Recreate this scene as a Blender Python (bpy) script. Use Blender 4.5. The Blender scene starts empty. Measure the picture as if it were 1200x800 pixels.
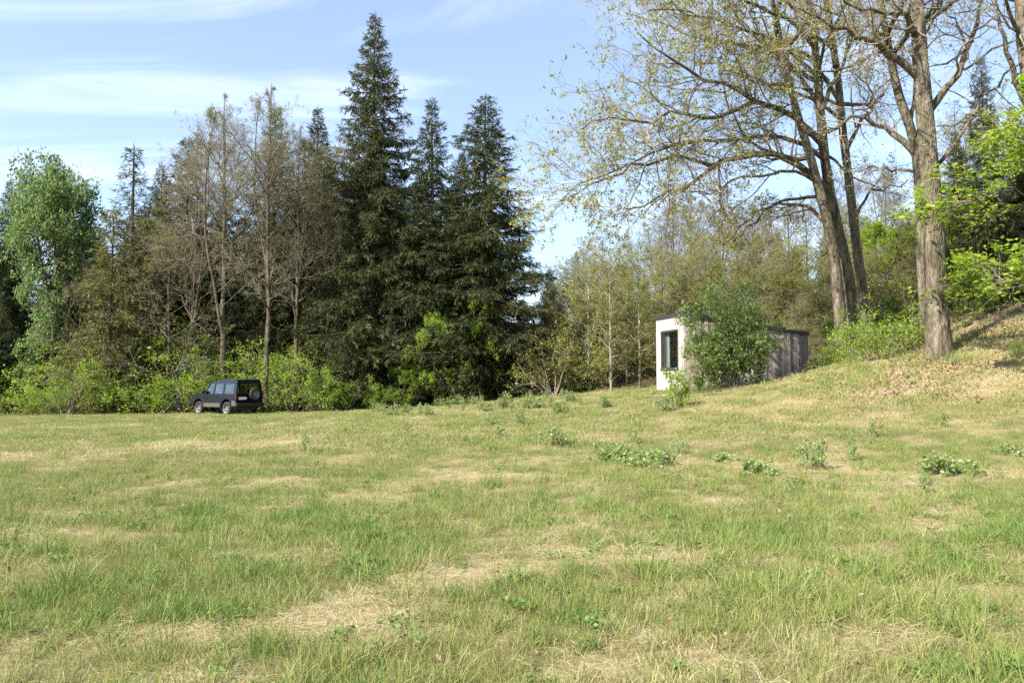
import bpy, bmesh, math
import numpy as np
from mathutils import Vector, Matrix

sc = bpy.context.scene
COL = sc.collection
R = math.radians

# ------------------------------------------------------------------ camera
FPX = 900.0                       # focal length in photo pixels (1200 wide)
TILT = R(3.2)
EYE = 1.6
cam_d = bpy.data.cameras.new('camera')
cam_d.sensor_width = 36.0
cam_d.lens = 36.0 * FPX / 1200.0
cam_d.clip_start = 0.1
cam_d.clip_end = 3000.0
cam = bpy.data.objects.new('camera', cam_d)
COL.objects.link(cam)
cam.location = (0, 0, EYE)
cam.rotation_euler = (math.pi / 2 + TILT, 0, 0)
sc.camera = cam

# ------------------------------------------------------------------ light
SUN_EL = R(44)
SUN_A = R(38)
SUN = Vector((-math.cos(SUN_A) * math.cos(SUN_EL), -math.sin(SUN_A) * math.cos(SUN_EL), math.sin(SUN_EL)))
sun_d = bpy.data.lights.new('sun', 'SUN')
sun_d.energy = 4.6
sun_d.angle = R(0.55)
sun_d.color = (1.0, 0.94, 0.84)
sun = bpy.data.objects.new('sun', sun_d)
COL.objects.link(sun)
sun.rotation_euler = (-SUN).to_track_quat('-Z', 'Y').to_euler()

world = bpy.data.worlds.new('World')
sc.world = world
world.use_nodes = True
wn, wl = world.node_tree.nodes, world.node_tree.links
wn.clear()
w_out = wn.new('ShaderNodeOutputWorld')
w_bg = wn.new('ShaderNodeBackground')
w_bg.inputs['Strength'].default_value = 0.098
sky = wn.new('ShaderNodeTexSky')
sky.sky_type = 'NISHITA'
sky.sun_disc = False
sky.sun_elevation = SUN_EL
sky.sun_rotation = math.atan2(SUN.x, SUN.y)
sky.altitude = 300
sky.air_density = 1.0
sky.dust_density = 0.6
sky.ozone_density = 2.2
# thin cirrus over the sky: direction projected on a high plane, streaky noise
tc = wn.new('ShaderNodeTexCoord')
sep = wn.new('ShaderNodeSeparateXYZ')
wl.new(tc.outputs['Generated'], sep.inputs[0])
zz = wn.new('ShaderNodeMath'); zz.operation = 'MAXIMUM'; zz.inputs[1].default_value = 0.0
wl.new(sep.outputs['Z'], zz.inputs[0])
za = wn.new('ShaderNodeMath'); za.operation = 'ADD'; za.inputs[1].default_value = 0.16
wl.new(zz.outputs[0], za.inputs[0])
dv = wn.new('ShaderNodeVectorMath'); dv.operation = 'DIVIDE'
cz = wn.new('ShaderNodeCombineXYZ')
for i in range(3):
    wl.new(za.outputs[0], cz.inputs[i])
wl.new(tc.outputs['Generated'], dv.inputs[0]); wl.new(cz.outputs[0], dv.inputs[1])
mp = wn.new('ShaderNodeMapping')
mp.inputs['Rotation'].default_value = (0, 0, R(9))
mp.inputs['Scale'].default_value = (0.6, 1.9, 0.0)
mp.inputs['Location'].default_value = (0.35, 0.9, 0.0)
wl.new(dv.outputs[0], mp.inputs[0])
nz = wn.new('ShaderNodeTexNoise')
nz.inputs['Scale'].default_value = 1.25
nz.inputs['Detail'].default_value = 8
nz.inputs['Roughness'].default_value = 0.6
nz.inputs['Distortion'].default_value = 0.9
wl.new(mp.outputs[0], nz.inputs['Vector'])
rp = wn.new('ShaderNodeMapRange')
rp.interpolation_type = 'SMOOTHSTEP'
rp.inputs['From Min'].default_value = 0.46
rp.inputs['From Max'].default_value = 0.86
rp.inputs['To Min'].default_value = 0.10
rp.inputs['To Max'].default_value = 0.6
wl.new(nz.outputs['Fac'], rp.inputs['Value'])
mx = wn.new('ShaderNodeMix'); mx.data_type = 'RGBA'
wl.new(rp.outputs[0], mx.inputs['Factor'])
wl.new(sky.outputs['Color'], mx.inputs['A'])
mx.inputs['B'].default_value = (7.6, 8.0, 8.6, 1)
wl.new(mx.outputs['Result'], w_bg.inputs['Color'])
wl.new(w_bg.outputs[0], w_out.inputs[0])

sc.view_settings.view_transform = 'Standard'
sc.view_settings.look = 'None'
sc.view_settings.gamma = 1.0
sc.view_settings.use_curve_mapping = False
sc.view_settings.exposure = 1.47
sc.render.engine = 'CYCLES'
sc.cycles.max_bounces = 5
sc.cycles.diffuse_bounces = 2
sc.cycles.glossy_bounces = 3
sc.cycles.transmission_bounces = 4
sc.cycles.transparent_max_bounces = 8
sc.cycles.caustics_reflective = False
sc.cycles.caustics_refractive = False
sc.cycles.use_denoising = False
sc.cycles.use_adaptive_sampling = True
sc.cycles.adaptive_threshold = 0.02

# ------------------------------------------------------------------ maths helpers
CT, ST = math.cos(TILT), math.sin(TILT)

def P(u, v, D):
    """world point seen at photo pixel (u, v) at ground distance D in front of the camera"""
    x = (u - 600) / FPX; up = (400 - v) / FPX
    d = np.array([x, CT - up * ST, up * CT + ST])
    return np.array([0, 0, EYE]) + d * (D / d[1])

def vnoise(x, y, seed=0):
    x = np.asarray(x, float); y = np.asarray(y, float)
    xi = np.floor(x).astype(np.int64); yi = np.floor(y).astype(np.int64)
    fx = x - xi; fy = y - yi
    fx = fx * fx * (3 - 2 * fx); fy = fy * fy * (3 - 2 * fy)
    def h(a, b):
        n = (a * 374761393 + b * 668265263 + seed * 974711) & 0xffffffff
        n = ((n ^ (n >> 13)) * 1274126177) & 0xffffffff
        return ((n ^ (n >> 16)) & 0xffff) / 65535.0
    return ((h(xi, yi) * (1 - fx) + h(xi + 1, yi) * fx) * (1 - fy)
            + (h(xi, yi + 1) * (1 - fx) + h(xi + 1, yi + 1) * fx) * fy)

def fbm(x, y, seed=0, oct=4):
    s = 0; a = 0.5; t = 0
    for i in range(oct):
        s = s + a * vnoise(x * 2 ** i, y * 2 ** i, seed + i); t += a; a *= 0.5
    return s / t

def sstep(a, b, x):
    t = np.clip((x - a) / (b - a), 0, 1)
    return t * t * (3 - 2 * t)

# ------------------------------------------------------------------ terrain height (thin plate spline)
ctl = [(-6, 0, 0), (6, 0, 0), (0, 0, 0), (0, -12, 0), (0, 6, 0), (-6, 8, 0), (6, 9, .15), (12, 12, .6),
       (-40, 0, -.2), (-40, 30, -.2), (-60, 60, -.3), (-20, 70, .1), (0, 80, 1.0), (-60, 90, 0), (0, 95, 1.2),
       (30, 80, 8), (48, 40, 9), (20, 60, 5.5), (40, 0, 3), (24, 9, 1.9), (48, 90, 11), (-60, -10, 0), (45, -10, 2.5),
       (10, 48, 2.6), (14, 44, 4.0), (26, 33, 6.0)]
for u, v, D in [(0, 486, 46), (110, 486, 45), (240, 485, 41.5), (310, 485, 41.5), (450, 480, 43), (520, 476, 42),
                (600, 469, 41), (660, 463, 39), (720, 460, 36), (770, 459, 33), (803, 457, 32), (860, 453, 31),
                (905, 449, 29.5), (940, 443, 31), (945, 441, 33.5), (905, 446, 33), (930, 468, 22), (1050, 472, 20), (1200, 474, 18.5), (1100, 417, 23),
                (1150, 425, 21.5), (1030, 424, 25), (985, 427, 29.5), (1200, 392, 23.5), (1200, 352, 30), (1090, 395, 26.5),
                (700, 455, 48), (700, 450, 62)]:
    ctl.append(tuple(P(u, v, D)))
ctl = np.array(ctl, float)
def _U(r2):
    return 0.5 * r2 * np.log(np.maximum(r2, 1e-9))
_n = len(ctl)
_K = _U(((ctl[:, None, :2] - ctl[None, :, :2]) ** 2).sum(-1)) + np.eye(_n) * 1.0
_Pm = np.c_[np.ones(_n), ctl[:, :2]]
_A = np.block([[_K, _Pm], [_Pm.T, np.zeros((3, 3))]])
_w = np.linalg.solve(_A, np.r_[ctl[:, 2], 0, 0, 0])

def height(x, y):
    x = np.asarray(x, float); y = np.asarray(y, float)
    shp = x.shape
    xc = np.clip(x, -60, 48).ravel(); yc = np.clip(y, -12, 92).ravel()
    out = _w[_n] + _w[_n + 1] * xc + _w[_n + 2] * yc
    for i in range(_n):
        out = out + _w[i] * _U((xc - ctl[i, 0]) ** 2 + (yc - ctl[i, 1]) ** 2)
    bump = 0.10 * (fbm(xc * .45, yc * .45, 3) - .5) + 0.05 * (fbm(xc * 1.9, yc * 1.9, 9, 3) - .5)
    return (out + bump).reshape(shp)

def gz(x, y):
    return float(height(np.array([x]), np.array([y]))[0])

def at(u, D):
    x = (u - 600) / FPX * D
    return np.array([x, D, gz(x, D)])

def bank_w(x, y):
    """0 in the meadow, 1 on the leaf-strewn bank under the oaks"""
    edge = 19.6 - 0.10 * (x - 8) + 1.6 * (fbm(x * .35, y * .35, 71) - .5)
    return sstep(-0.6, 1.6, y - edge) * sstep(7.0, 10.5, x - 0.10 * (y - 20) + 2.2 * (fbm(x * .3, y * .3, 77) - .5)) * sstep(33, 27, y)

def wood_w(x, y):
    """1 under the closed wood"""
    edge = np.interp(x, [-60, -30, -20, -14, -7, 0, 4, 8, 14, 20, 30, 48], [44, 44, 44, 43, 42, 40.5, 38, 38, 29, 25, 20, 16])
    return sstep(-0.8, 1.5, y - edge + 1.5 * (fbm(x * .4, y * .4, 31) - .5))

# explicit straw patches seen in the photograph (photo pixel centre, half sizes in metres, strength)
STRAW = []
for u, v, sx, sy, s in [(230, 735, 0.75, .22, 1.0), (400, 720, 0.55, .35, .9), (250, 790, .5, .2, .8), (120, 600, 1.1, .5, .6),
                        (90, 625, 1.2, .5, .7), (520, 670, .6, .35, .7), (720, 645, .75, .4, .9), (330, 565, 1.3, .8, .5),
                        (260, 520, 2.5, 1.6, .55), (400, 585, 1.4, .6, .6), (830, 585, .7, .35, .8), (1010, 745, .5, .3, .6),
                        (690, 775, .3, .16, .8), (1170, 690, .45, .3, .5), (560, 560, 1.5, 1.0, .4), (900, 545, 2.2, 1.2, .45),
                        (1080, 560, 2.0, .9, .5), (60, 530, 3, 1.6, .3), (450, 740, .4, .3, .6), (650, 540, 2.2, 1.2, .4)]:
    dy = (v - 450) / FPX
    D = 8.0
    for _ in range(30):
        x = (u - 600) / FPX * D
        D = 0.5 * D + 0.5 * max(3.5, (EYE - gz(x, D)) / dy)
    STRAW.append(((u - 600) / FPX * D, D, sx, sy, s))

def straw_w(x, y):
    n = fbm(x * .9, y * .7, 15, 5)
    n2 = fbm(x * 2.6, y * 2.2, 25)
    s = sstep(.48, .72, n) * .45 + sstep(.52, .75, n2) * .5
    for cx, cy, sx, sy, a in STRAW:
        d = np.sqrt(((x - cx) / sx) ** 2 + ((y - cy) / sy) ** 2) + 1.5 * (n2 - .5)
        s = s + a * sstep(1.3, .4, d)
    s = s + .12 * sstep(10, 30, y) + .15 * sstep(-1, 8, x) * sstep(8, 18, y)
    return np.clip(s, 0, 1)

# ------------------------------------------------------------------ mesh / object helpers
def mk_mesh(name, V, F, mats, attrs=None, smooth=False, mat_idx=None):
    me = bpy.data.meshes.new(name)
    V = np.asarray(V, np.float32); F = np.asarray(F, np.int32)
    k = F.shape[1]
    me.vertices.add(len(V)); me.vertices.foreach_set('co', V.ravel())
    me.loops.add(F.size); me.loops.foreach_set('vertex_index', F.ravel())
    me.polygons.add(len(F)); me.polygons.foreach_set('loop_start', np.arange(0, F.size, k, dtype=np.int32))
    if smooth:
        me.polygons.foreach_set('use_smooth', np.ones(len(F), bool))
    for m in (mats if isinstance(mats, (list, tuple)) else [mats]):
        me.materials.append(m)
    if mat_idx is not None:
        me.polygons.foreach_set('material_index', np.asarray(mat_idx, np.int32))
    if attrs:
        for nm, (dom, arr) in attrs.items():
            a = me.attributes.new(nm, 'FLOAT', dom)
            a.data.foreach_set('value', np.asarray(arr, np.float32))
    me.update(calc_edges=True)
    return me

def link(name, data, parent=None, label=None, cat=None, group=None, kind=None, loc=None):
    o = bpy.data.objects.new(name, data)
    COL.objects.link(o)
    if parent is not None:
        o.parent = parent
    if loc is not None:
        o.location = loc
    tag(o, label, cat, group, kind)
    return o

def tag(o, label=None, cat=None, group=None, kind=None):
    if label: o['label'] = label
    if cat: o['category'] = cat
    if group: o['group'] = group
    if kind: o['kind'] = kind
    return o

def tubes(paths, rad, sides):
    """paths (B,n,3), rad (B,n) -> verts, quads"""
    B, n, _ = paths.shape
    T = np.gradient(paths, axis=1)
    T /= np.linalg.norm(T, axis=2, keepdims=True) + 1e-9
    ref = np.zeros((B, 1, 3)); m = T.mean(1)
    use_x = np.abs(m[:, 2]) > 0.8 * np.linalg.norm(m, axis=1)
    ref[use_x, 0] = (1, 0, 0); ref[~use_x, 0] = (0, 0, 1)
    A = np.cross(T, np.broadcast_to(ref, T.shape)); A /= np.linalg.norm(A, axis=2, keepdims=True) + 1e-9
    Bv = np.cross(T, A)
    th = np.arange(sides) * 2 * np.pi / sides
    V = (paths[:, :, None, :] + rad[:, :, None, None] *
         (A[:, :, None, :] * np.cos(th)[None, None, :, None] + Bv[:, :, None, :] * np.sin(th)[None, None, :, None]))
    idx = np.arange(B * n * sides).reshape(B, n, sides)
    a = idx[:, :-1, :]; b = np.roll(a, -1, axis=2); d = idx[:, 1:, :]; c = np.roll(d, -1, axis=2)
    F = np.stack([a, b, c, d], -1).reshape(-1, 4)
    return V.reshape(-1, 3), F

def cat_geo(parts):
    Vs, Fs, o = [], [], 0
    for V, F in parts:
        Vs.append(V); Fs.append(F + o); o += len(V)
    return np.concatenate(Vs), np.concatenate(Fs)

def norm(a):
    return a / (np.linalg.norm(a, axis=-1, keepdims=True) + 1e-9)

def grow(rng, P0, D, L, n, wig=.15, up=0.0, updir=None):
    pts = [P0]; d = norm(D)
    B = len(P0)
    step = (L / (n - 1))[:, None]
    up = np.broadcast_to(np.asarray(up, float).reshape(-1, 1) if np.ndim(up) else np.full((1, 1), up), (B, 1))
    for i in range(n - 1):
        d = norm(d + rng.normal(0, wig, (B, 3)) + np.array([0, 0, 1]) * up)
        pts.append(pts[-1] + d * step)
    return np.stack(pts, 1)

def spawn(rng, paths, rad, counts, t0, t1, a0, a1, flat=0.0):
    """pick child starts along parent paths"""
    B, n, _ = paths.shape
    counts = np.broadcast_to(counts, (B,))
    idx = np.repeat(np.arange(B), counts)
    M = len(idx)
    t = rng.uniform(t0, t1, M)
    f = t * (n - 1); i = np.minimum(f.astype(int), n - 2); fr = (f - i)[:, None]
    p = paths[idx, i] * (1 - fr) + paths[idx, i + 1] * fr
    r = rad[idx, i] * (1 - fr[:, 0]) + rad[idx, i + 1] * fr[:, 0]
    tan = norm(paths[idx, i + 1] - paths[idx, i])
    q = rng.normal(0, 1, (M, 3)); q[:, 2] *= (1 - flat)
    perp = norm(q - tan * (q * tan).sum(1, keepdims=True))
    ang = rng.uniform(a0, a1, M)[:, None]
    d = tan * np.cos(ang) + perp * np.sin(ang)
    L = np.linalg.norm(np.diff(paths, axis=1), axis=2).sum(1)[idx]
    return idx, t, p, d, r, L

def taper(r0, n, end=.25, power=1.0):
    t = np.linspace(0, 1, n) ** power
    return r0[:, None] * (1 - (1 - end) * t)[None, :]

def leaf_quads(rng, C, length, width, bias=(0, 0, 0), fold=.18, along=None):
    N = len(C)
    nrm = norm(rng.normal(0, 1, (N, 3)) + np.array(bias))
    q = rng.normal(0, 1, (N, 3)) if along is None else along + rng.normal(0, .35, (N, 3))
    a = norm(q - nrm * (q * nrm).sum(1, keepdims=True))
    b = np.cross(nrm, a)
    s = rng.uniform(.6, 1.25, N)[:, None]
    l = length * s; w = width * s
    V = np.stack([C, C + a * l * .45 + b * w * .5 + nrm * w * fold, C + a * l, C + a * l * .45 - b * w * .5 + nrm * w * fold], 1)
    F = np.arange(N * 4).reshape(N, 4)
    return V.reshape(-1, 3), F

# ------------------------------------------------------------------ materials
def new_mat(name):
    m = bpy.data.materials.new(name); m.use_nodes = True
    n = m.node_tree.nodes; n.clear()
    out = n.new('ShaderNodeOutputMaterial')
    return m, n, m.node_tree.links, out

def ramp(n, stops):
    r = n.new('ShaderNodeValToRGB')
    el = r.color_ramp.elements
    while len(el) < len(stops): el.new(0.5)
    for e, (p, c) in zip(el, stops):
        e.position = p; e.color = (*c, 1)
    return r

def leaf_mat(name, stops, trans=.35, rough=.55, spec=.25, tcol=None, objvar=.35):
    m, n, l, out = new_mat(name)
    at_ = n.new('ShaderNodeAttribute'); at_.attribute_name = 'var'
    oi = n.new('ShaderNodeObjectInfo')
    mm = n.new('ShaderNodeMath'); mm.operation = 'MULTIPLY_ADD'; mm.inputs[1].default_value = objvar; 
    sh = n.new('ShaderNodeMath'); sh.operation = 'ADD'; sh.inputs[1].default_value = -objvar * .5
    l.new(oi.outputs['Random'], mm.inputs[0]); l.new(at_.outputs['Fac'], mm.inputs[2]); l.new(mm.outputs[0], sh.inputs[0])
    r = ramp(n, stops); l.new(sh.outputs[0], r.inputs[0])
    pb = n.new('ShaderNodeBsdfPrincipled')
    pb.inputs['Roughness'].default_value = rough
    pb.inputs['Specular IOR Level'].default_value = spec
    l.new(r.outputs[0], pb.inputs['Base Color'])
    tr = n.new('ShaderNodeBsdfTranslucent')
    hs = n.new('ShaderNodeHueSaturation'); hs.inputs['Hue'].default_value = .49; hs.inputs['Saturation'].default_value = 1.1
    hs.inputs['Value'].default_value = 1.25
    l.new(r.outputs[0], hs.inputs['Color']); l.new(hs.outputs[0], tr.inputs['Color'])
    mxs = n.new('ShaderNodeMixShader'); mxs.inputs[0].default_value = trans
    l.new(pb.outputs[0], mxs.inputs[1]); l.new(tr.outputs[0], mxs.inputs[2]); l.new(mxs.outputs[0], out.inputs[0])
    return m

def bark_mat(name, c0, c1, c2, scale=6.0, zs=.25, bump=1.0):
    m, n, l, out = new_mat(name)
    tcn = n.new('ShaderNodeTexCoord')
    mpn = n.new('ShaderNodeMapping'); mpn.inputs['Scale'].default_value = (1, 1, zs)
    l.new(tcn.outputs['Object'], mpn.inputs[0])
    n1 = n.new('ShaderNodeTexNoise'); n1.inputs['Scale'].default_value = scale; n1.inputs['Detail'].default_value = 6
    n1.inputs['Roughness'].default_value = .7
    l.new(mpn.outputs[0], n1.inputs['Vector'])
    vr = n.new('ShaderNodeTexVoronoi'); vr.inputs['Scale'].default_value = scale * 2.2; vr.feature = 'DISTANCE_TO_EDGE'
    l.new(mpn.outputs[0], vr.inputs['Vector'])
    r = ramp(n, [(.36, c0), (.5, c1), (.64, c2)])
    l.new(n1.outputs['Fac'], r.inputs[0])
    n2 = n.new('ShaderNodeTexNoise'); n2.inputs['Scale'].default_value = 1.1; n2.inputs['Detail'].default_value = 4
    l.new(tcn.outputs['Object'], n2.inputs['Vector'])
    mr = n.new('ShaderNodeMapRange'); mr.inputs['From Min'].default_value = .5; mr.inputs['From Max'].default_value = .72
    mr.inputs['To Max'].default_value = .55
    l.new(n2.outputs['Fac'], mr.inputs['Value'])
    mxn = n.new('ShaderNodeMix'); mxn.data_type = 'RGBA'; mxn.inputs['B'].default_value = (.11, .115, .045, 1)
    l.new(mr.outputs[0], mxn.inputs['Factor']); l.new(r.outputs[0], mxn.inputs['A'])
    pb = n.new('ShaderNodeBsdfPrincipled'); pb.inputs['Roughness'].default_value = .9
    pb.inputs['Specular IOR Level'].default_value = .15
    l.new(mxn.outputs['Result'], pb.inputs['Base Color'])
    ad = n.new('ShaderNodeMath'); ad.operation = 'MULTIPLY'
    l.new(vr.outputs['Distance'], ad.inputs[0]); l.new(n1.outputs['Fac'], ad.inputs[1])
    bp = n.new('ShaderNodeBump'); bp.inputs['Strength'].default_value = bump; bp.inputs['Distance'].default_value = .12
    l.new(ad.outputs[0], bp.inputs['Height']); l.new(bp.outputs[0], pb.inputs['Normal'])
    l.new(pb.outputs[0], out.inputs[0])
    return m

def plain(name, col, rough=.6, metal=0.0, coat=0.0, spec=.5, noise=0.0, nscale=8.0, bump=0.0):
    m, n, l, out = new_mat(name)
    pb = n.new('ShaderNodeBsdfPrincipled')
    pb.inputs['Base Color'].default_value = (*col, 1); pb.inputs['Roughness'].default_value = rough
    pb.inputs['Metallic'].default_value = metal; pb.inputs['Coat Weight'].default_value = coat
    pb.inputs['Coat Roughness'].default_value = .05; pb.inputs['Specular IOR Level'].default_value = spec
    if noise > 0:
        tcn = n.new('ShaderNodeTexCoord'); nn = n.new('ShaderNodeTexNoise'); nn.inputs['Scale'].default_value = nscale
        nn.inputs['Detail'].default_value = 5
        l.new(tcn.outputs['Object'], nn.inputs['Vector'])
        r = ramp(n, [(.3, tuple(c * (1 - noise) for c in col)), (.7, tuple(min(1, c * (1 + noise)) for c in col))])
        l.new(nn.outputs['Fac'], r.inputs[0]); l.new(r.outputs[0], pb.inputs['Base Color'])
        if bump:
            bp = n.new('ShaderNodeBump'); bp.inputs['Strength'].default_value = bump
            l.new(nn.outputs['Fac'], bp.inputs['Height']); l.new(bp.outputs[0], pb.inputs['Normal'])
    l.new(pb.outputs[0], out.inputs[0])
    return m

M = {}
M['needle'] = leaf_mat('spruce_needles', [(0, (.026, .040, .017)), (.5, (.055, .068, .026)), (1, (.115, .115, .042))], trans=.18, rough=.6, spec=.2)
M['larch'] = leaf_mat('larch_needles', [(0, (.085, .080, .03)), (.5, (.135, .135, .043)), (1, (.18, .195, .058))], trans=.25)
M['bud'] = leaf_mat('oak_buds', [(0, (.15, .125, .058)), (.45, (.21, .195, .078)), (1, (.20, .245, .072))], trans=.35)
M['olive'] = leaf_mat('spring_olive_leaves', [(0, (.18, .155, .05)), (.5, (.25, .25, .065)), (1, (.29, .35, .08))], trans=.4, objvar=.6)
M['gold'] = leaf_mat('young_oak_leaves', [(0, (.22, .175, .055)), (.5, (.29, .28, .08)), (1, (.27, .34, .08))], trans=.4)
M['leaf'] = leaf_mat('maple_leaves', [(0, (.10, .165, .055)), (.5, (.155, .235, .08)), (1, (.22, .31, .11))], trans=.45)
M['bright'] = leaf_mat('beech_leaves', [(0, (.13, .22, .027)), (.5, (.21, .32, .04)), (1, (.30, .40, .06))], trans=.5)
M['shrub'] = leaf_mat('shrub_leaves', [(0, (.13, .21, .045)), (.5, (.21, .30, .075)), (1, (.30, .37, .14))], trans=.45, rough=.45, spec=.4)
M['sapling'] = leaf_mat('sapling_leaves', [(0, (.16, .235, .06)), (.5, (.25, .34, .10)), (1, (.36, .43, .20))], trans=.45, rough=.45, spec=.4)
M['bark'] = bark_mat('oak_bark', (.035, .028, .020), (.125, .102, .074), (.235, .20, .15))
M['bark_thin'] = bark_mat('young_bark', (.045, .036, .026), (.12, .098, .07), (.20, .17, .125), scale=9)
M['bark_pale'] = bark_mat('pale_bark', (.18, .165, .13), (.33, .30, .235), (.45, .42, .34), scale=9)
M['bark_spruce'] = bark_mat('spruce_bark', (.05, .038, .028), (.11, .085, .06), (.17, .135, .10), scale=10)
M['twig'] = plain('twigs', (.20, .165, .125), .9, noise=.4, nscale=3)
M['twig_pale'] = plain('pale_twigs', (.21, .175, .13), .9, noise=.4, nscale=3)

# ------------------------------------------------------------------ ground
def axis(fine0, fine1, step, far0, far1, gr=1.25):
    a = list(np.arange(fine0, fine1 + 1e-6, step))
    s, x = step, a[-1]
    while x < far1:
        s *= gr; x += s; a.append(x)
    s, x = step, a[0]; pre = []
    while x > far0:
        s *= gr; x -= s; pre.append(x)
    return np.array(pre[::-1] + a)

gx = axis(-34, 26, .3, -900, 900); gy = axis(2, 48, .3, -400, 1400)
GX, GY = np.meshgrid(gx, gy)
GH = height(GX, GY)
GV = np.stack([GX, GY, GH], -1).reshape(-1, 3)
nx, ny = len(gx), len(gy)
ii = np.arange(nx * ny).reshape(ny, nx)
GF = np.stack([ii[:-1, :-1], ii[:-1, 1:], ii[1:, 1:], ii[1:, :-1]], -1).reshape(-1, 4)
fx, fy = GX.ravel(), GY.ravel()

m, n, l, out = new_mat('meadow_soil')
aS = n.new('ShaderNodeAttribute'); aS.attribute_name = 'straw'
aB = n.new('ShaderNodeAttribute'); aB.attribute_name = 'bank'
aW = n.new('ShaderNodeAttribute'); aW.attribute_name = 'wood'
geo = n.new('ShaderNodeNewGeometry')
nf = n.new('ShaderNodeTexNoise'); nf.inputs['Scale'].default_value = 14; nf.inputs['Detail'].default_value = 6
nf.inputs['Roughness'].default_value = .75
l.new(geo.outputs['Position'], nf.inputs['Vector'])
rg = ramp(n, [(.3, (.05, .05, .018)), (.5, (.11, .105, .035)), (.7, (.19, .17, .075))])
rs = ramp(n, [(.3, (.17, .125, .06)), (.5, (.30, .24, .125)), (.7, (.42, .36, .22))])
rb = ramp(n, [(.3, (.13, .085, .045)), (.45, (.25, .185, .10)), (.55, (.31, .24, .14)), (.66, (.22, .22, .07))])
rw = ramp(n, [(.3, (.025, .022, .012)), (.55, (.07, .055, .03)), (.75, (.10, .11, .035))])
for r_ in (rg, rs, rb, rw): l.new(nf.outputs['Fac'], r_.inputs[0])
prev = rg.outputs[0]
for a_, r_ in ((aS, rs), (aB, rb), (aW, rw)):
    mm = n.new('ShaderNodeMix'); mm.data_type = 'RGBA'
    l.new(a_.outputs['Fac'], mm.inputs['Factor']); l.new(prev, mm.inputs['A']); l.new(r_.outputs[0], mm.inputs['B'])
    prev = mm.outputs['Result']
pb = n.new('ShaderNodeBsdfPrincipled'); pb.inputs['Roughness'].default_value = .95; pb.inputs['Specular IOR Level'].default_value = .1
l.new(prev, pb.inputs['Base Color'])
bp = n.new('ShaderNodeBump'); bp.inputs['Strength'].default_value = .8; bp.inputs['Distance'].default_value = .05
l.new(nf.outputs['Fac'], bp.inputs['Height']); l.new(bp.outputs[0], pb.inputs['Normal'])
l.new(pb.outputs[0], out.inputs[0])
M['soil'] = m
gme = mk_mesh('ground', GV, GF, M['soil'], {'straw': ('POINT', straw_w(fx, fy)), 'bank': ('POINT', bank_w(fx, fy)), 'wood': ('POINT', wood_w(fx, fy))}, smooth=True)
link('ground', gme, kind='structure', label='gently rolling meadow ground rising to a wooded bank', cat='ground')

# ------------------------------------------------------------------ tree builders: each returns [(part name, mesh)]
def bump_trunk(rng, path, rad, sides=12):
    V, F = tubes(path[None], rad[None], sides)
    n = len(path)
    k = V.reshape(n, sides, 3)
    c = path[:, None, :]
    th = np.arange(sides)[None, :]; zz_ = np.arange(n)[:, None]
    w = 1 + .10 * np.sin(th * 2 * np.pi / sides * 3 + rng.uniform(0, 6) + zz_ * .25) + rng.normal(0, .035, (n, sides))
    k = c + (k - c) * w[:, :, None]
    return k.reshape(-1, 3), F

def resample(pts, n):
    pts = np.asarray(pts, float)
    d = np.r_[0, np.cumsum(np.linalg.norm(np.diff(pts, axis=0), axis=1))]
    t = np.linspace(0, d[-1], n)
    # Catmull-like smoothing by cubic blending of linear resample
    out_ = np.stack([np.interp(t, d, pts[:, i]) for i in range(3)], 1)
    for _ in range(2):
        out_[1:-1] = .25 * out_[:-2] + .5 * out_[1:-1] + .25 * out_[2:]
    return out_

def crown_of(rng, levels, twigs, per, size, aspect, mat, bias=(0, 0, .5), spread=.06, name='crown', frac=1.0, t0=.25):
    if frac < 1: twigs = twigs[rng.uniform(0, 1, len(twigs)) < frac]
    n = twigs.shape[1]
    B = len(twigs)
    idx = np.repeat(np.arange(B), per)
    t = rng.uniform(t0, 1.0, len(idx)) * (n - 1)
    i = np.minimum(t.astype(int), n - 2); f = (t - i)[:, None]
    c = twigs[idx, i] * (1 - f) + twigs[idx, i + 1] * f + rng.normal(0, spread, (len(idx), 3))
    V, F = leaf_quads(rng, c, size, size * aspect, bias)
    tv = rng.uniform(0, 1, B)
    var = np.clip(.5 * tv[idx] + .5 * rng.uniform(0, 1, len(idx)), 0, 1)
    return mk_mesh(name, V, F, mat, {'var': ('FACE', var)})

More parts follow.
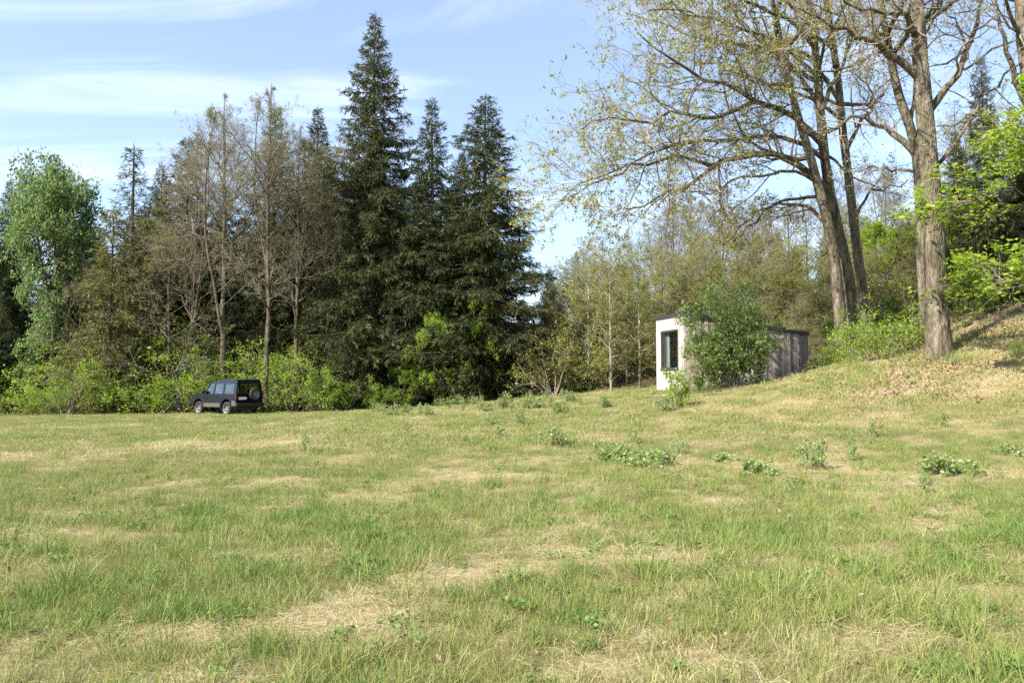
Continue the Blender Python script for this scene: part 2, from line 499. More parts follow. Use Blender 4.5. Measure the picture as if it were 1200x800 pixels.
def deciduous(seed, H, r0, crown0=.3, nlimb=24, Lmax=.28, ang=(.5, 1.25), up=.06, n2=7, n3=5, n4=3, leaves=4, lsize=.09,
              lmat='bud', bark='bark_thin', twig='twig', lean=.02, wig=.12, fork=0, spread=.06, bias=(0, 0, .5), aspect=.6, topshape=.8):
    rng = np.random.default_rng(seed)
    nT = 22
    path = np.zeros((nT, 3)); path[:, 2] = np.linspace(0, H, nT)
    off = np.cumsum(rng.normal(0, lean, (nT, 2)), axis=0) * H / nT * 2
    path[:, :2] = off - off[0]
    t = np.linspace(0, 1, nT)
    rad = r0 * (1 - t) ** .9 * .85 + .015
    rad[0] *= 1.35; rad[1] *= 1.08
    geo = [bump_trunk(rng, path, rad)]
    trunks = [(path, rad)]
    for k in range(fork):
        t0 = rng.uniform(.25, .45); i = int(t0 * nT)
        a = rng.uniform(0, 6.28); d = np.array([[math.cos(a) * .35, math.sin(a) * .35, 1]])
        pp = grow(rng, path[i][None], d, np.array([H * (1 - t0) * .93]), 14, .06, .06)[0]
        rr = np.linspace(rad[i] * .7, .02, 14)
        geo.append(bump_trunk(rng, pp, rr, 8)); trunks.append((pp, rr))
    l1p, l1r = [], []
    for (pp, rr) in trunks:
        nn = len(pp)
        base = crown0 if pp is path else .15
        cnt = nlimb if pp is path else nlimb // 2
        tt = np.sort(base + (1 - base) * rng.uniform(0, .975, cnt) ** .9)
        f = tt * (nn - 1); i = np.minimum(f.astype(int), nn - 2); fr = (f - i)[:, None]
        p = pp[i] * (1 - fr) + pp[i + 1] * fr
        r = rr[i] * .5
        s = (tt - base) / (1 - base)
        Ln = H * Lmax * np.clip(np.sin(np.pi * (s * topshape + .22)), .12, 1) * rng.uniform(.65, 1.15, cnt)
        a = np.arange(cnt) * 2.4 + rng.normal(0, .5, cnt)
        an = ang[1] + (ang[0] - ang[1]) * s + rng.normal(0, .12, cnt)
        d = np.stack([np.cos(a) * np.sin(an), np.sin(a) * np.sin(an), np.cos(an)], 1)
        q = grow(rng, p, d, Ln, 8, wig, up)
        l1p.append(q); l1r.append(taper(np.minimum(r, Ln * .022 + .012), 8, .25))
    L1 = np.concatenate(l1p); R1 = np.concatenate(l1r)
    geo.append(tubes(L1, R1, 6))
    trunk = mk_mesh('trunk', *cat_geo(geo), M[bark], smooth=True)
    idx, t, p, d, r, L = spawn(rng, L1, R1, n2, .2, 1.0, .45, 1.1, .2)
    L2 = L * (.75 - .45 * t) * rng.uniform(.6, 1.2, len(t))
    P2 = grow(rng, p, d, L2, 6, wig * 1.2, up * .8); Q2 = taper(np.minimum(r * .6, .012 + .012 * L2), 6, .3)
    idx, t, p, d, r, L = spawn(rng, P2, Q2, n3, .15, 1.0, .45, 1.1, .2)
    L3 = L * (.8 - .45 * t) * rng.uniform(.5, 1.2, len(t))
    P3 = grow(rng, p, d, L3, 4, wig * 1.4, up * .6); Q3 = taper(np.minimum(r * .7, .010), 4, .45)
    g = [tubes(P2, Q2, 4), tubes(P3, Q3, 3)]
    last = P3
    if n4:
        idx, t, p, d, r, L = spawn(rng, P3, Q3, n4, .2, 1.0, .4, 1.0)
        L4 = np.maximum(L * (.85 - .4 * t) * rng.uniform(.5, 1.2, len(t)), .12)
        P4 = grow(rng, p, d, L4, 3, wig * 1.5, up * .5); Q4 = taper(np.full(len(t), .0055), 3, .6)
        g.append(tubes(P4, Q4, 3)); last = P4
    br = mk_mesh('branches', *cat_geo(g), M[twig])
    out_ = [('trunk', trunk), ('branches', br)]
    if leaves:
        last = last[rng.uniform(0, 1, len(last)) > .8 * sstep(.88 * H, .97 * H, last[:, 0, 2])]
        out_.append(('crown', crown_of(rng, None, last, leaves, lsize, aspect, M[lmat], bias, spread)))
    return out_, H

def spruce(seed, H, Rmax, dens=1.0, lmat='needle', droop=.10, low=.04, power=.8, nq=11, qlen=.34, qwid=.05, gap=.42, sky=0.0):
    rng = np.random.default_rng(seed)
    nT = 20
    path = np.zeros((nT, 3)); path[:, 2] = np.linspace(0, H, nT)
    path[:, :2] = np.cumsum(rng.normal(0, .02, (nT, 2)), axis=0)
    r0 = H * .0125
    rad = r0 * (1 - np.linspace(0, 1, nT)) ** .9 + .012; rad[0] *= 1.3
    geo = [bump_trunk(rng, path, rad, 10)]
    zs = []; z = low * H
    while z < H * .985:
        zs.append(z); z += gap * (1.0 - .45 * z / H) * rng.uniform(.75, 1.25)
    z_all, a_all, l_all = [], [], []
    for z in zs:
        k = rng.integers(4, 7); a0 = rng.uniform(0, 6.28)
        s = z / H
        full = Rmax * (1 - s) ** power * (min(1, .62 + s * 2.2)) + .10
        ph = a0 + np.arange(k) * 2 * np.pi / k + rng.normal(0, .22, k)
        keep = rng.uniform(0, 1, k) > sky
        # lobed outline so the crown edge is uneven
        lob = 1 + .14 * np.sin(ph * 2 + seed + s * 9) + .10 * np.sin(s * 40 + ph * 3)
        z_all += list(np.full(k, z)[keep]); a_all += list(ph[keep]); l_all += list((full * lob * rng.uniform(.66, 1.12, k))[keep])
    z_all, a_all, l_all = map(np.array, (z_all, a_all, l_all))
    s = z_all / H
    el = -.30 + .75 * s ** 1.3 + rng.normal(0, .08, len(s))
    p = np.stack([np.interp(z_all, path[:, 2], path[:, 0]), np.interp(z_all, path[:, 2], path[:, 1]), z_all], 1)
    d = np.stack([np.cos(a_all) * np.cos(el), np.sin(a_all) * np.cos(el), np.sin(el)], 1)
    P1 = grow(rng, p, d, l_all, 7, .05, -droop * .5)
    tt = np.linspace(0, 1, 7)
    P1[:, :, 2] += (l_all[:, None] * .16) * (tt ** 3)[None, :]          # tips lift
    Q1 = taper(.012 + .012 * l_all, 7, .25)
    geo.append(tubes(P1, Q1, 4))
    trunk = mk_mesh('trunk', *cat_geo(geo), M['bark_spruce'], smooth=True)
    cnt = np.maximum(3, (l_all * 5.2 * dens).astype(int))
    idx, t, pp, dd, r, L = spawn(rng, P1, Q1, cnt, .06, 1.0, .5, 1.15, .75)
    L2 = np.clip(L * .30 * (1.15 - .75 * t), .16, 1.15) * rng.uniform(.6, 1.25, len(t))
    P2 = grow(rng, pp, dd, L2, 4, .08, -droop * 1.8)
    P2 = np.concatenate([P2, P1[:, 3:7]], 0)                            # needles on the bough ends too
    L2 = np.r_[L2, l_all * .5]
    per = np.maximum(4, (L2 / .5 * nq * 1.15 * dens).astype(int))
    idx = np.repeat(np.arange(len(P2)), per)
    f = rng.uniform(0, 1, len(idx)) * 3; i = np.minimum(f.astype(int), 2); fr = (f - i)[:, None]
    c = P2[idx, i] * (1 - fr) + P2[idx, i + 1] * fr
    tan = norm(P2[idx, i + 1] - P2[idx, i])
    tan[:, 2] -= .35
    V, F = leaf_quads(rng, c + rng.normal(0, .02, c.shape), qlen, qwid, (0, 0, .5), .1, along=tan * 1.6)
    bv = rng.uniform(0, 1, len(P2))
    var = np.clip(.55 * bv[idx] + .45 * rng.uniform(0, 1, len(idx)), 0, 1)
    crown = mk_mesh('crown', V, F, M[lmat], {'var': ('FACE', var)})
    return [('trunk', trunk), ('crown', crown)], H

def bush(seed, H, W, nstem=9, n2=8, n3=6, leaves=7, lsize=.10, lmat='bright', up=.03, aspect=.6, bias=(0, 0, .9), spread=.07, a0=.1, a1=1.1):
    rng = np.random.default_rng(seed)
    a = rng.uniform(0, 6.28, nstem); el = rng.uniform(a0, a1, nstem)
    d = np.stack([np.cos(a) * np.sin(el), np.sin(a) * np.sin(el), np.cos(el)], 1)
    L = np.minimum(H / np.maximum(np.cos(el), .25), W * .55 / np.maximum(np.sin(el), .12)) * rng.uniform(.7, 1.05, nstem)
    p = np.stack([np.cos(a) * .06 * W, np.sin(a) * .06 * W, np.full(nstem, -.05)], 1) * rng.uniform(.3, 1, (nstem, 1))
    P1 = grow(rng, p, d, L, 7, .12, up); Q1 = taper(.008 + .009 * L, 7, .25)
    stem = mk_mesh('stems', *tubes(P1, Q1, 5), M['twig'], smooth=True)
    idx, t, p, d, r, L = spawn(rng, P1, Q1, n2, .12, 1.0, .5, 1.2, .3)
    L2 = L * (.55 - .25 * t) * rng.uniform(.6, 1.2, len(t))
    P2 = grow(rng, p, d, L2, 5, .14, up * .5); Q2 = taper(np.full(len(t), .008), 5, .4)
    idx, t, p, d, r, L = spawn(rng, P2, Q2, n3, .15, 1.0, .5, 1.1, .4)
    L3 = np.maximum(L * (.6 - .25 * t), .08) * rng.uniform(.6, 1.2, len(t))
    P3 = grow(rng, p, d, L3, 3, .15, 0); Q3 = taper(np.full(len(t), .005), 3, .5)
    br = mk_mesh('branches', *cat_geo([tubes(P2, Q2, 3), tubes(P3, Q3, 3)]), M['twig'])
    cr = crown_of(rng, None, P3, leaves, lsize, aspect, M[lmat], bias, spread, 'foliage')
    return [('stems', stem), ('branches', br), ('foliage', cr)], H

COUNT = {}
def plant(proto, name, label, cat, loc, height_, rz=0.0, group=None, lean=(0, 0), wide=1.0):
    parts, H = proto
    s = height_ / H
    o = link(name, None, label=label, cat=cat, group=group)
    o.empty_display_size = .3
    o.location = (loc[0], loc[1], loc[2] - .06)
    o.rotation_euler = (lean[0], lean[1], rz)
    o.scale = (s * wide, s * wide, s)
    for nm, me in parts:
        link(nm, me, parent=o)
    return o

def top_h(u, vtop, D, base):
    return P(u, vtop, D)[2] - base[2]
#@@TREES
# ------------------------------------------------------------------ tree prototypes
SPR = [spruce(11, 26, 6.5, power=.92, gap=.46, dens=1.25), spruce(12, 22, 5.8, power=.92, droop=.13, gap=.46, dens=1.2), spruce(13, 22, 6.8, power=.94, droop=.12, gap=.47, dens=1.25)]
SPARSE = spruce(14, 24, 3.6, dens=.75, sky=.15, gap=.6, low=.15, power=.7, droop=.16)
LARCH = spruce(15, 15, 3.2, lmat='larch', droop=.2, dens=.75, power=.55, qwid=.06)
BARE = [deciduous(21, 20, .20, .28, 26, .25, up=.09, lmat='bud', leaves=3, lsize=.075, fork=1),
        deciduous(22, 20, .18, .30, 28, .22, up=.10, lmat='bud', leaves=3, lsize=.075, fork=1),
        deciduous(23, 19, .18, .22, 28, .24, ang=(.45, 1.1), up=.09, lmat='bud', leaves=3, lsize=.075, fork=2)]
OLIVE = [deciduous(31, 14, .2, .22, 22, .30, up=.06, n3=5, lmat='olive', leaves=5, lsize=.12, fork=1, topshape=.56),
         deciduous(32, 13, .2, .15, 24, .32, up=.05, n3=5, lmat='olive', leaves=6, lsize=.12, fork=2, topshape=.56)]
YOUNG = [deciduous(41, 11, .10, .15, 24, .24, up=.10, topshape=.52, n2=6, n3=5, n4=3, leaves=4, lsize=.10, lmat='olive', bark='bark_pale', twig='twig_pale'),
         deciduous(42, 10, .10, .12, 22, .32, ang=(.45, 1.4), up=.05, topshape=.52, n2=6, n3=5, n4=3, leaves=5, lsize=.10, lmat='olive', bark='bark_pale', twig='twig_pale', fork=1)]
MAPLE = deciduous(51, 15, .2, .12, 30, .30, up=.10, n2=8, n3=6, n4=3, leaves=6, lsize=.20, lmat='leaf', aspect=.75, spread=.14, fork=2, topshape=.7)
BARE_LOW = deciduous(24, 14, .15, .10, 30, .36, ang=(.55, 1.5), up=.03, lmat='bud', leaves=4, lsize=.085)
BEECH = [deciduous(61, 8, .11, .08, 22, .34, ang=(.7, 1.45), up=.0, n2=7, n3=6, n4=3, leaves=6, lsize=.12, lmat='bright', bias=(0, 0, 1.6), spread=.07, aspect=.65),
         deciduous(62, 7, .09, .05, 20, .36, ang=(.6, 1.4), up=.02, n2=7, n3=5, n4=3, leaves=7, lsize=.12, lmat='bright', bias=(0, 0, 1.6), spread=.07, aspect=.65)]
BUSH = [bush(71, 3.0, 4.0), bush(72, 2.2, 3.4, nstem=10), bush(73, 1.6, 2.8)]
rngp = np.random.default_rng(5)
def wood_mark(u):
    for lim, s in ((20, 'beyond the light green broadleaf tree'), (110, 'behind the light green broadleaf tree'), (180, 'behind the brown-olive conifers'),
                   (240, 'behind the leaning bare oak'), (300, 'behind the parked car'), (360, 'behind the slimmer bare tree'), (400, 'beside the tallest spruce'),
                   (470, 'behind the tallest spruce'), (535, 'behind the narrow olive-tinged spruce'), (9999, 'behind the broad end spruce')):
        if u < lim: return s
def slope_mark(u):
    for lim, s in ((700, 'next to the broad end spruce'), (765, 'behind the pale-trunked young trees'), (810, 'behind the white cabin front'), (905, 'behind the round cabin shrub'),
                   (950, 'behind the far end of the cabin'), (1025, 'behind the twinned oaks'), (1075, 'between the twinned oaks and the thickest oak'), (1125, 'behind the thickest oak'),
                   (1180, 'around the ragged spruce'), (9999, 'behind the bright beech boughs')):
        if u < lim: return s

def put(proto, u, D, vtop, name, label, cat, group=None, wide=1.0, lean=(0, 0)):
    b = at(u, D)
    return plant(proto, name, label, cat, b, top_h(u, vtop, D, b), rngp.uniform(0, 6.28), group, lean, wide)

# the wood west of the meadow: trees one can tell apart
put(SPR[0], 437, 46, 12, 'spruce_tree', 'tallest dark spruce of the wood, its spire above all others', 'tree', wide=.98)
put(SPR[1], 505, 45, 112, 'spruce_tree', 'narrow olive-tinged spruce just beside the tallest spruce', 'tree', wide=1.0)
put(SPR[2], 572, 44, 108, 'spruce_tree', 'broad near-black spruce at the end of the spruce row facing the cabin', 'tree', wide=1.25)
put(SPR[1], 540, 49, 176, 'spruce_tree', 'shorter dark spruce squeezed in behind the two end spruces', 'tree', wide=.9)
put(SPR[0], 368, 52, 122, 'spruce_tree', 'dark spruce behind the bare trees, next to the tallest spruce', 'tree', wide=.95)
put(SPR[1], 318, 52, 122, 'spruce_tree', 'dark spruce standing behind the straight bare trunk by the parked car', 'tree', wide=.9)
put(SPARSE, 150, 56, 166, 'spruce_tree', 'thin lone conifer top with sky showing between its sparse boughs', 'tree', wide=1.5)
put(SPR[1], 215, 54, 158, 'spruce_tree', 'dark spruce behind the leaning bare oak', 'tree', wide=1.15)
put(SPR[2], 182, 55, 188, 'spruce_tree', 'dull dark spruce between the lone thin conifer and the leaning bare oak', 'tree', wide=.8)
put(SPR[0], 4, 50, 208, 'spruce_tree', 'dark narrow spruce at the open end of the wood beside the pale green maple', 'tree', wide=.8)
put(SPR[1], 645, 56, 312, 'spruce_tree', 'small far spruce tip peeping out behind the broad end spruce', 'tree', wide=1.0)
put(MAPLE, 62, 49, 206, 'maple_tree', 'lush light green broadleaf tree with full rounded crown', 'tree', wide=.74)
put(LARCH, 128, 45.2, 240, 'larch_tree', 'brown-olive drooping conifer beside the light green broadleaf tree', 'tree', wide=1.1)
put(LARCH, 168, 46.5, 250, 'larch_tree', 'brown-olive conifer tucked behind the leaning bare oak', 'tree', wide=1.0)
put(BARE[0], 264, 45.5, 104, 'bare_oak_tree', 'budding bare oak with forked leaning trunk right behind the car', 'tree', lean=(0, R(-3)), wide=1.05)
put(BARE[1], 313, 43.6, 98, 'bare_oak_tree', 'tall budding bare tree with straight trunk beside the rear of the car', 'tree', wide=1.0)
put(BARE[2], 346, 45.5, 148, 'bare_oak_tree', 'slimmer budding bare tree between the car and the spruces', 'tree', wide=.95)
put(BARE[2], 225, 50, 150, 'bare_oak_tree', 'budding bare tree deeper in, over the front of the car', 'tree', wide=.9)
put(BARE[1], 395, 48.5, 215, 'bare_oak_tree', 'budding bare tree half hidden in front of the tallest spruce', 'tree', wide=1.0)
put(BARE_LOW, 197, 45.6, 262, 'young_oak_tree', 'low spreading budding tree with drooping brown-olive boughs over the bonnet of the car', 'tree', wide=1.0)
put(BARE_LOW, 108, 46.2, 310, 'young_oak_tree', 'low budding tree between the light green broadleaf tree and the brown-olive conifer', 'tree')
put(BEECH[0], 510, 42.6, 358, 'beech_tree', 'slender bright green young beech against the dark spruces', 'tree', wide=.8)
put(BEECH[1], 560, 43.2, 340, 'beech_tree', 'dimmer green young beech in the shade of the broad end spruce', 'tree', wide=.7)
put(BEECH[1], 474, 43.2, 405, 'beech_tree', 'small bright green beech under the tallest spruce', 'tree', wide=.9)

# bright undergrowth along the wood edge
for i, (u, D, vt, k, w, lab) in enumerate([
        (78, 44.5, 412, 0, 1.0, 'large fresh green bush below the light green broadleaf tree'),
        (40, 44.8, 445, 1, 1.1, 'low green bush beside the large fresh green bush at the wood edge'),
        (138, 44.6, 448, 2, 1.3, 'low yellow-green bush under the brown-olive conifer'),
        (185, 44.3, 428, 1, 1.3, 'yellow-green bush in front of the bonnet of the car'),
        (222, 44.6, 398, 0, 1.1, 'tall yellow-green bush rising over the bonnet of the car'),
        (262, 46.8, 408, 0, 1.0, 'yellow-green bush directly behind the car roof'),
        (296, 46.0, 425, 1, 1.1, 'yellow-green bush behind the rear window of the car'),
        (345, 44.3, 402, 0, 1.1, 'bright green bush by the slimmer bare tree'),
        (382, 43.8, 430, 1, 1.0, 'bright green bush between the slimmer bare tree and the tallest spruce'),
        (405, 43.4, 448, 2, 1.0, 'small bright green bush at the foot of the tallest spruce'),
        (445, 43.2, 452, 2, .9, 'small shaded green bush at the tallest spruce trunk')]):
    put(BUSH[k], u, D, vt, 'green_bush', lab, 'bush', 'bushes along the wood edge', w)

# deeper rows of the wood
for i in range(38):
    u = -130 + i * 21 + rngp.uniform(-9, 9)
    D = rngp.uniform(54, 74)
    vt = np.interp(u, [-150, 0, 60, 110, 150, 300, 400, 480, 560, 620, 660], [230, 255, 300, 280, 240, 190, 160, 190, 215, 330, 395]) + rngp.uniform(0, 55)
    put(SPR[i % 3], u, D, vt, 'spruce_tree', 'dark spruce deep in the wood ' + wood_mark(u), 'tree', 'spruces deep in the wood', rngp.uniform(1.0, 1.35))
for i in range(16):
    u = -60 + i * 42 + rngp.uniform(-12, 12)
    D = rngp.uniform(48, 53)
    put(BEECH[i % 2], u, D, rngp.uniform(385, 425), 'beech_tree', 'shaded green understorey beech ' + wood_mark(u), 'tree', 'understorey beeches in the wood', rngp.uniform(1.0, 1.4))

# the thin young trees in the gap between spruces and cabin
for u, D, vt, k, w, lab in [(716, 37, 290, 0, 1.0, 'straight pale-trunked young tree beside the white cabin front'),
                            (750, 38, 278, 0, .95, 'pale-trunked young tree rising right behind the white cabin front'),
                            (690, 41, 296, 1, 1.1, 'spreading olive young tree between the spruces and the pale trunk'),
                            (664, 44, 352, 1, 1.0, 'low olive young tree hugging the broad end spruce'),
                            (735, 43, 300, 1, 1.1, 'olive young tree behind the two pale trunks'),
                            (640, 47, 372, 1, .9, 'dull olive young tree under the broad end spruce'),
                            (672, 47, 318, 1, 1.2, 'bushy olive young tree between the far spruce tip and the spreading young tree'),
                            (704, 46, 305, 0, 1.3, 'slim olive young tree behind the spreading young tree'),
                            (655, 50, 345, 1, 1.2, 'olive young tree standing before the small far spruce tip')]:
    put(YOUNG[k], u, D, vt, 'young_tree', lab, 'tree', None, w)
for u, D, vt, k in [(683, 52, 282, 0), (775, 56, 262, 1), (812, 60, 222, 0), (848, 62, 214, 1), (884, 58, 236, 2), (925, 60, 225, 0),
                    (790, 66, 232, 2), (1040, 52, 190, 1), (970, 58, 200, 2), (1125, 50, 120, 0)]:
    put(BARE[k], u, D, vt, 'bare_tree', 'leafless grey-brown tree on the far slope ' + slope_mark(u), 'tree', 'leafless trees on the far slope', 1.15)
hill = [(672, 56, 345), (700, 58, 330), (730, 54, 325), (757, 60, 318), (778, 46, 312), (800, 52, 285), (826, 46, 300), (845, 56, 262), (866, 44, 298),
        (890, 50, 268), (905, 42, 312), (930, 46, 285), (950, 54, 255), (962, 40, 318), (985, 45, 275), (1010, 52, 245), (1030, 40, 300),
        (1050, 46, 262), (1072, 38, 305), (1095, 48, 250), (1120, 40, 285), (1150, 46, 240), (1180, 40, 262), (1215, 38, 240), (1250, 36, 220),
        (770, 41, 372), (840, 40, 345), (885, 38.5, 352), (940, 37, 352)]
for i, (u, D, vt) in enumerate(hill):
    put(OLIVE[i % 2], u, D, vt, 'hillside_tree', 'olive-leaved spring tree on the slope ' + slope_mark(u), 'tree', 'olive trees on the slope behind the cabin', rngp.uniform(.95, 1.25))
for u, D, vt, w, lab in [(1162, 33, 62, .75, 'dark ragged spruce behind the thick oak trunk on the bank'),
                         (1128, 38, 150, .9, 'dark spruce between the thick oak and the ragged spruce'),
                         (1198, 36, 120, .9, 'dark spruce on the bank beyond the bright beech boughs'),
                         (1240, 33, 150, 1.0, 'dark spruce at the outer end of the bank wood')]:
    put(SPR[1] if w < .8 else SPR[2], u, D, vt, 'spruce_tree', lab, 'tree', None, w)
for i in range(24):
    u = 655 + i * 26 + rngp.uniform(-9, 9)
    put(SPR[i % 3], u, rngp.uniform(62, 84), np.interp(u, [650, 720, 800, 900, 1000, 1100, 1250], [395, 345, 305, 285, 268, 235, 180]) + rngp.uniform(-14, 22), 'spruce_tree', 'far dark spruce on the slope ' + slope_mark(u), 'tree', 'far spruces on the slope', 1.3)
for i, (u, D, vt) in enumerate([(1120, 31, 330), (1160, 29, 318), (1190, 30, 300), (1050, 33, 345), (975, 35, 372), (1010, 34.5, 360), (1085, 36, 335), (1225, 27, 320)]):
    put(BEECH[i % 2], u, D, vt, 'beech_tree', 'shaded green young beech ' + slope_mark(u), 'tree', 'young beeches behind the bank', 1.1)

THICK = [bush(75, 4.5, 5.5, nstem=13, n2=9, n3=6, leaves=6, lsize=.13, lmat='olive', a1=.95, up=.05), bush(76, 3.6, 5.0, nstem=13, n2=9, n3=6, leaves=7, lsize=.13, lmat='olive', a1=1.1, up=.04)]
for i in range(34):
    u = 645 + i * 18 + rngp.uniform(-8, 8); D = rngp.uniform(39, 52) if u < 980 else rngp.uniform(33, 46)
    put(THICK[i % 2], u, D, np.interp(u, [640, 760, 900, 1000, 1240], [400, 392, 370, 345, 300]) + rngp.uniform(-18, 18), 'olive_bush',
        'olive-green thicket bush on the slope ' + slope_mark(u), 'bush', 'thicket on the slope', rngp.uniform(1.0, 1.3))
for i in range(15):
    u = -30 + i * 43 + rngp.uniform(-12, 12)
    put(BUSH[i % 2] if i % 3 else THICK[0], u, rngp.uniform(49, 52), rngp.uniform(385, 425), 'shaded_bush', 'shaded green thicket bush in the wood ' + wood_mark(u), 'bush', 'thicket in the spruce wood', rngp.uniform(.9, 1.2))

for u, D, vt, lab in [(1030, 41, 252, 'mid green maple seen between the twinned oaks and the thickest oak'), (1062, 45, 238, 'mid green maple just behind the slimmer oak trunk'),
                      (1135, 35, 232, 'mid green maple below the ragged spruce'), (1012, 47, 268, 'mid green maple behind the twinned oak trunks')]:
    put(BEECH[0] if D < 44 else OLIVE[1], u, D, vt, 'maple_tree' if D < 44 else 'young_oak_tree', lab if D < 44 else lab.replace('mid green maple', 'tall olive oak'), 'tree', None, .9)

# ------------------------------------------------------------------ the big oaks on the bank
def hero_oak(seed, name, label, D, trunk_px, r_base, r_top, limbs, nrand, zr, Lr, n2=9, n3=7, n4=4, leaves=4, lsize=.085, lmat='gold', dirbias=(0, 0, 0), bark='bark'):
    rng = np.random.default_rng(seed)
    pts = [P(u, v, D) for u, v in trunk_px]
    base = pts[0].copy(); base[2] = gz(base[0], base[1]) - .15
    pts[0] = base
    path = resample(pts, 30) - base
    t = np.linspace(0, 1, 30)
    rad = r_base * (1 - t) + r_top * t
    rad[0] *= 1.32; rad[1] *= 1.1; rad[2] *= 1.03
    o = link(name, None, label=label, cat='tree'); o.location = base
    link('trunk', mk_mesh('trunk', *bump_trunk(rng, path, rad, 16), M[bark], smooth=True), parent=o)
    paths, rads = [], []
    for r0, dd, px in limbs:
        k = len(px)
        q = np.array([P(u, v, D + dd * i / max(1, k - 1)) for i, (u, v) in enumerate(px)]) - base
        j = np.argmin(np.abs(path[:, 2] - q[0, 2]))
        if np.linalg.norm(path[j] - q[0]) < 1.3:
            q[0] = path[max(0, j - 1)]                    # rooted in the trunk
        q = resample(q, 12) + rng.normal(0, .09, (12, 3)) * np.minimum(1, np.linspace(0, 2, 12))[:, None]
        paths.append(q); rads.append(np.linspace(r0, .018, 12))
    # further limbs all round the trunk
    zz = rng.uniform(zr[0], zr[1], nrand); a = np.arange(nrand) * 2.4 + rng.uniform(0, 6)
    tz = np.clip((zz) / path[-1, 2], 0, 1)
    p = np.stack([np.interp(zz, path[:, 2], path[:, i]) for i in range(3)], 1)
    an = 1.25 - .75 * (zz - zr[0]) / (zr[1] - zr[0] + 1e-6)
    d = np.stack([np.cos(a) * np.sin(an), np.sin(a) * np.sin(an), np.cos(an)], 1) + np.array(dirbias)
    Ln = Lr * rng.uniform(.6, 1.1, nrand)
    g = grow(rng, p, d, Ln, 12, .26, .05)
    for i in range(nrand):
        paths.append(g[i]); rads.append(np.linspace(min(.10, Ln[i] * .018 + .02), .016, 12))
    P1 = np.array(paths); R1 = np.array(rads)
    for i in range(len(P1)):
        link('limb', mk_mesh('limb', *tubes(P1[i:i + 1], R1[i:i + 1], 8), M[bark], smooth=True), parent=o)
    L1 = np.linalg.norm(np.diff(P1, axis=1), axis=2).sum(1)
    cnt = np.maximum(4, (L1 * n2 / 5).astype(int))
    idx, t, p, d, r, L = spawn(rng, P1, R1, cnt, .18, 1.0, .4, 1.15, .1)
    L2 = np.clip(L * (.55 - .3 * t), .7, 3.0) * rng.uniform(.6, 1.25, len(t))
    P2 = grow(rng, p, d, L2, 8, .27, .02); Q2 = taper(np.minimum(r * .55, .014 + .010 * L2), 8, .25)
    idx, t, p, d, r, L = spawn(rng, P2, Q2, n3, .12, 1.0, .45, 1.15, .1)
    L3 = np.maximum(L * (.65 - .35 * t), .25) * rng.uniform(.5, 1.25, len(t))
    P3 = grow(rng, p, d, L3, 5, .28, .02); Q3 = taper(np.minimum(r * .65, .010), 5, .4)
    idx, t, p, d, r, L = spawn(rng, P3, Q3, n4, .15, 1.0, .4, 1.1, 0)
    L4 = np.maximum(L * (.7 - .3 * t), .12) * rng.uniform(.5, 1.25, len(t))
    P4 = grow(rng, p, d, L4, 3, .2, .0); Q4 = taper(np.full(len(t), .005), 3, .6)
    link('branches', mk_mesh('branches', *cat_geo([tubes(P2, Q2, 5), tubes(P3, Q3, 3), tubes(P4, Q4, 3)]), M['twig_pale']), parent=o)
    if leaves:
        # young leaves sit in tufts at the twig ends
        link('crown', crown_of(rng, None, P4[:, 1:], leaves, lsize, .6, M[lmat], (0, 0, .4), .045, frac=.58, t0=.45), parent=o)
    return o

hero_oak(101, 'oak_tree', 'thickest grey oak trunk on the bank, standing free on its slope', 23,
         [(1101, 418), (1097, 340), (1093, 260), (1088, 190), (1081, 110), (1076, 30), (1072, -60), (1066, -200)], .33, .13,
         [(.13, -1.5, [(1072, 82), (1040, 60), (1018, 42), (1005, 45), (985, 30), (962, 22), (930, 8)]),
          (.12, 2, [(1095, 122), (1115, 95), (1136, 58), (1144, 20), (1152, -15), (1170, -60)]),
          (.10, -2, [(1078, 20), (1060, 12), (1030, 18), (1000, 5), (975, -10)]),
          (.10, 1, [(1080, 15), (1100, 8), (1108, -12), (1130, -40)]),
          (.07, 2, [(1098, 175), (1125, 165), (1150, 120), (1185, 80), (1220, 60)])],
         9, (11.5, 16.5), 5.5, leaves=2)
hero_oak(102, 'oak_tree', 'slimmer oak trunk set close behind the thickest oak', 25.2,
         [(1086, 398), (1082, 330), (1080, 260), (1078, 200), (1070, 150), (1058, 130), (1048, 90), (1038, 40), (1028, -20), (1015, -120)], .22, .07,
         [(.13, 1, [(1077, 170), (1050, 156), (1025, 142), (1003, 140), (975, 150), (950, 160)]),
          (.06, 2, [(1079, 190), (1060, 200), (1030, 195), (1000, 205)]),
          (.07, -1, [(1060, 135), (1075, 90), (1090, 40), (1110, -20)])],
         7, (9, 15), 4.5, leaves=2)
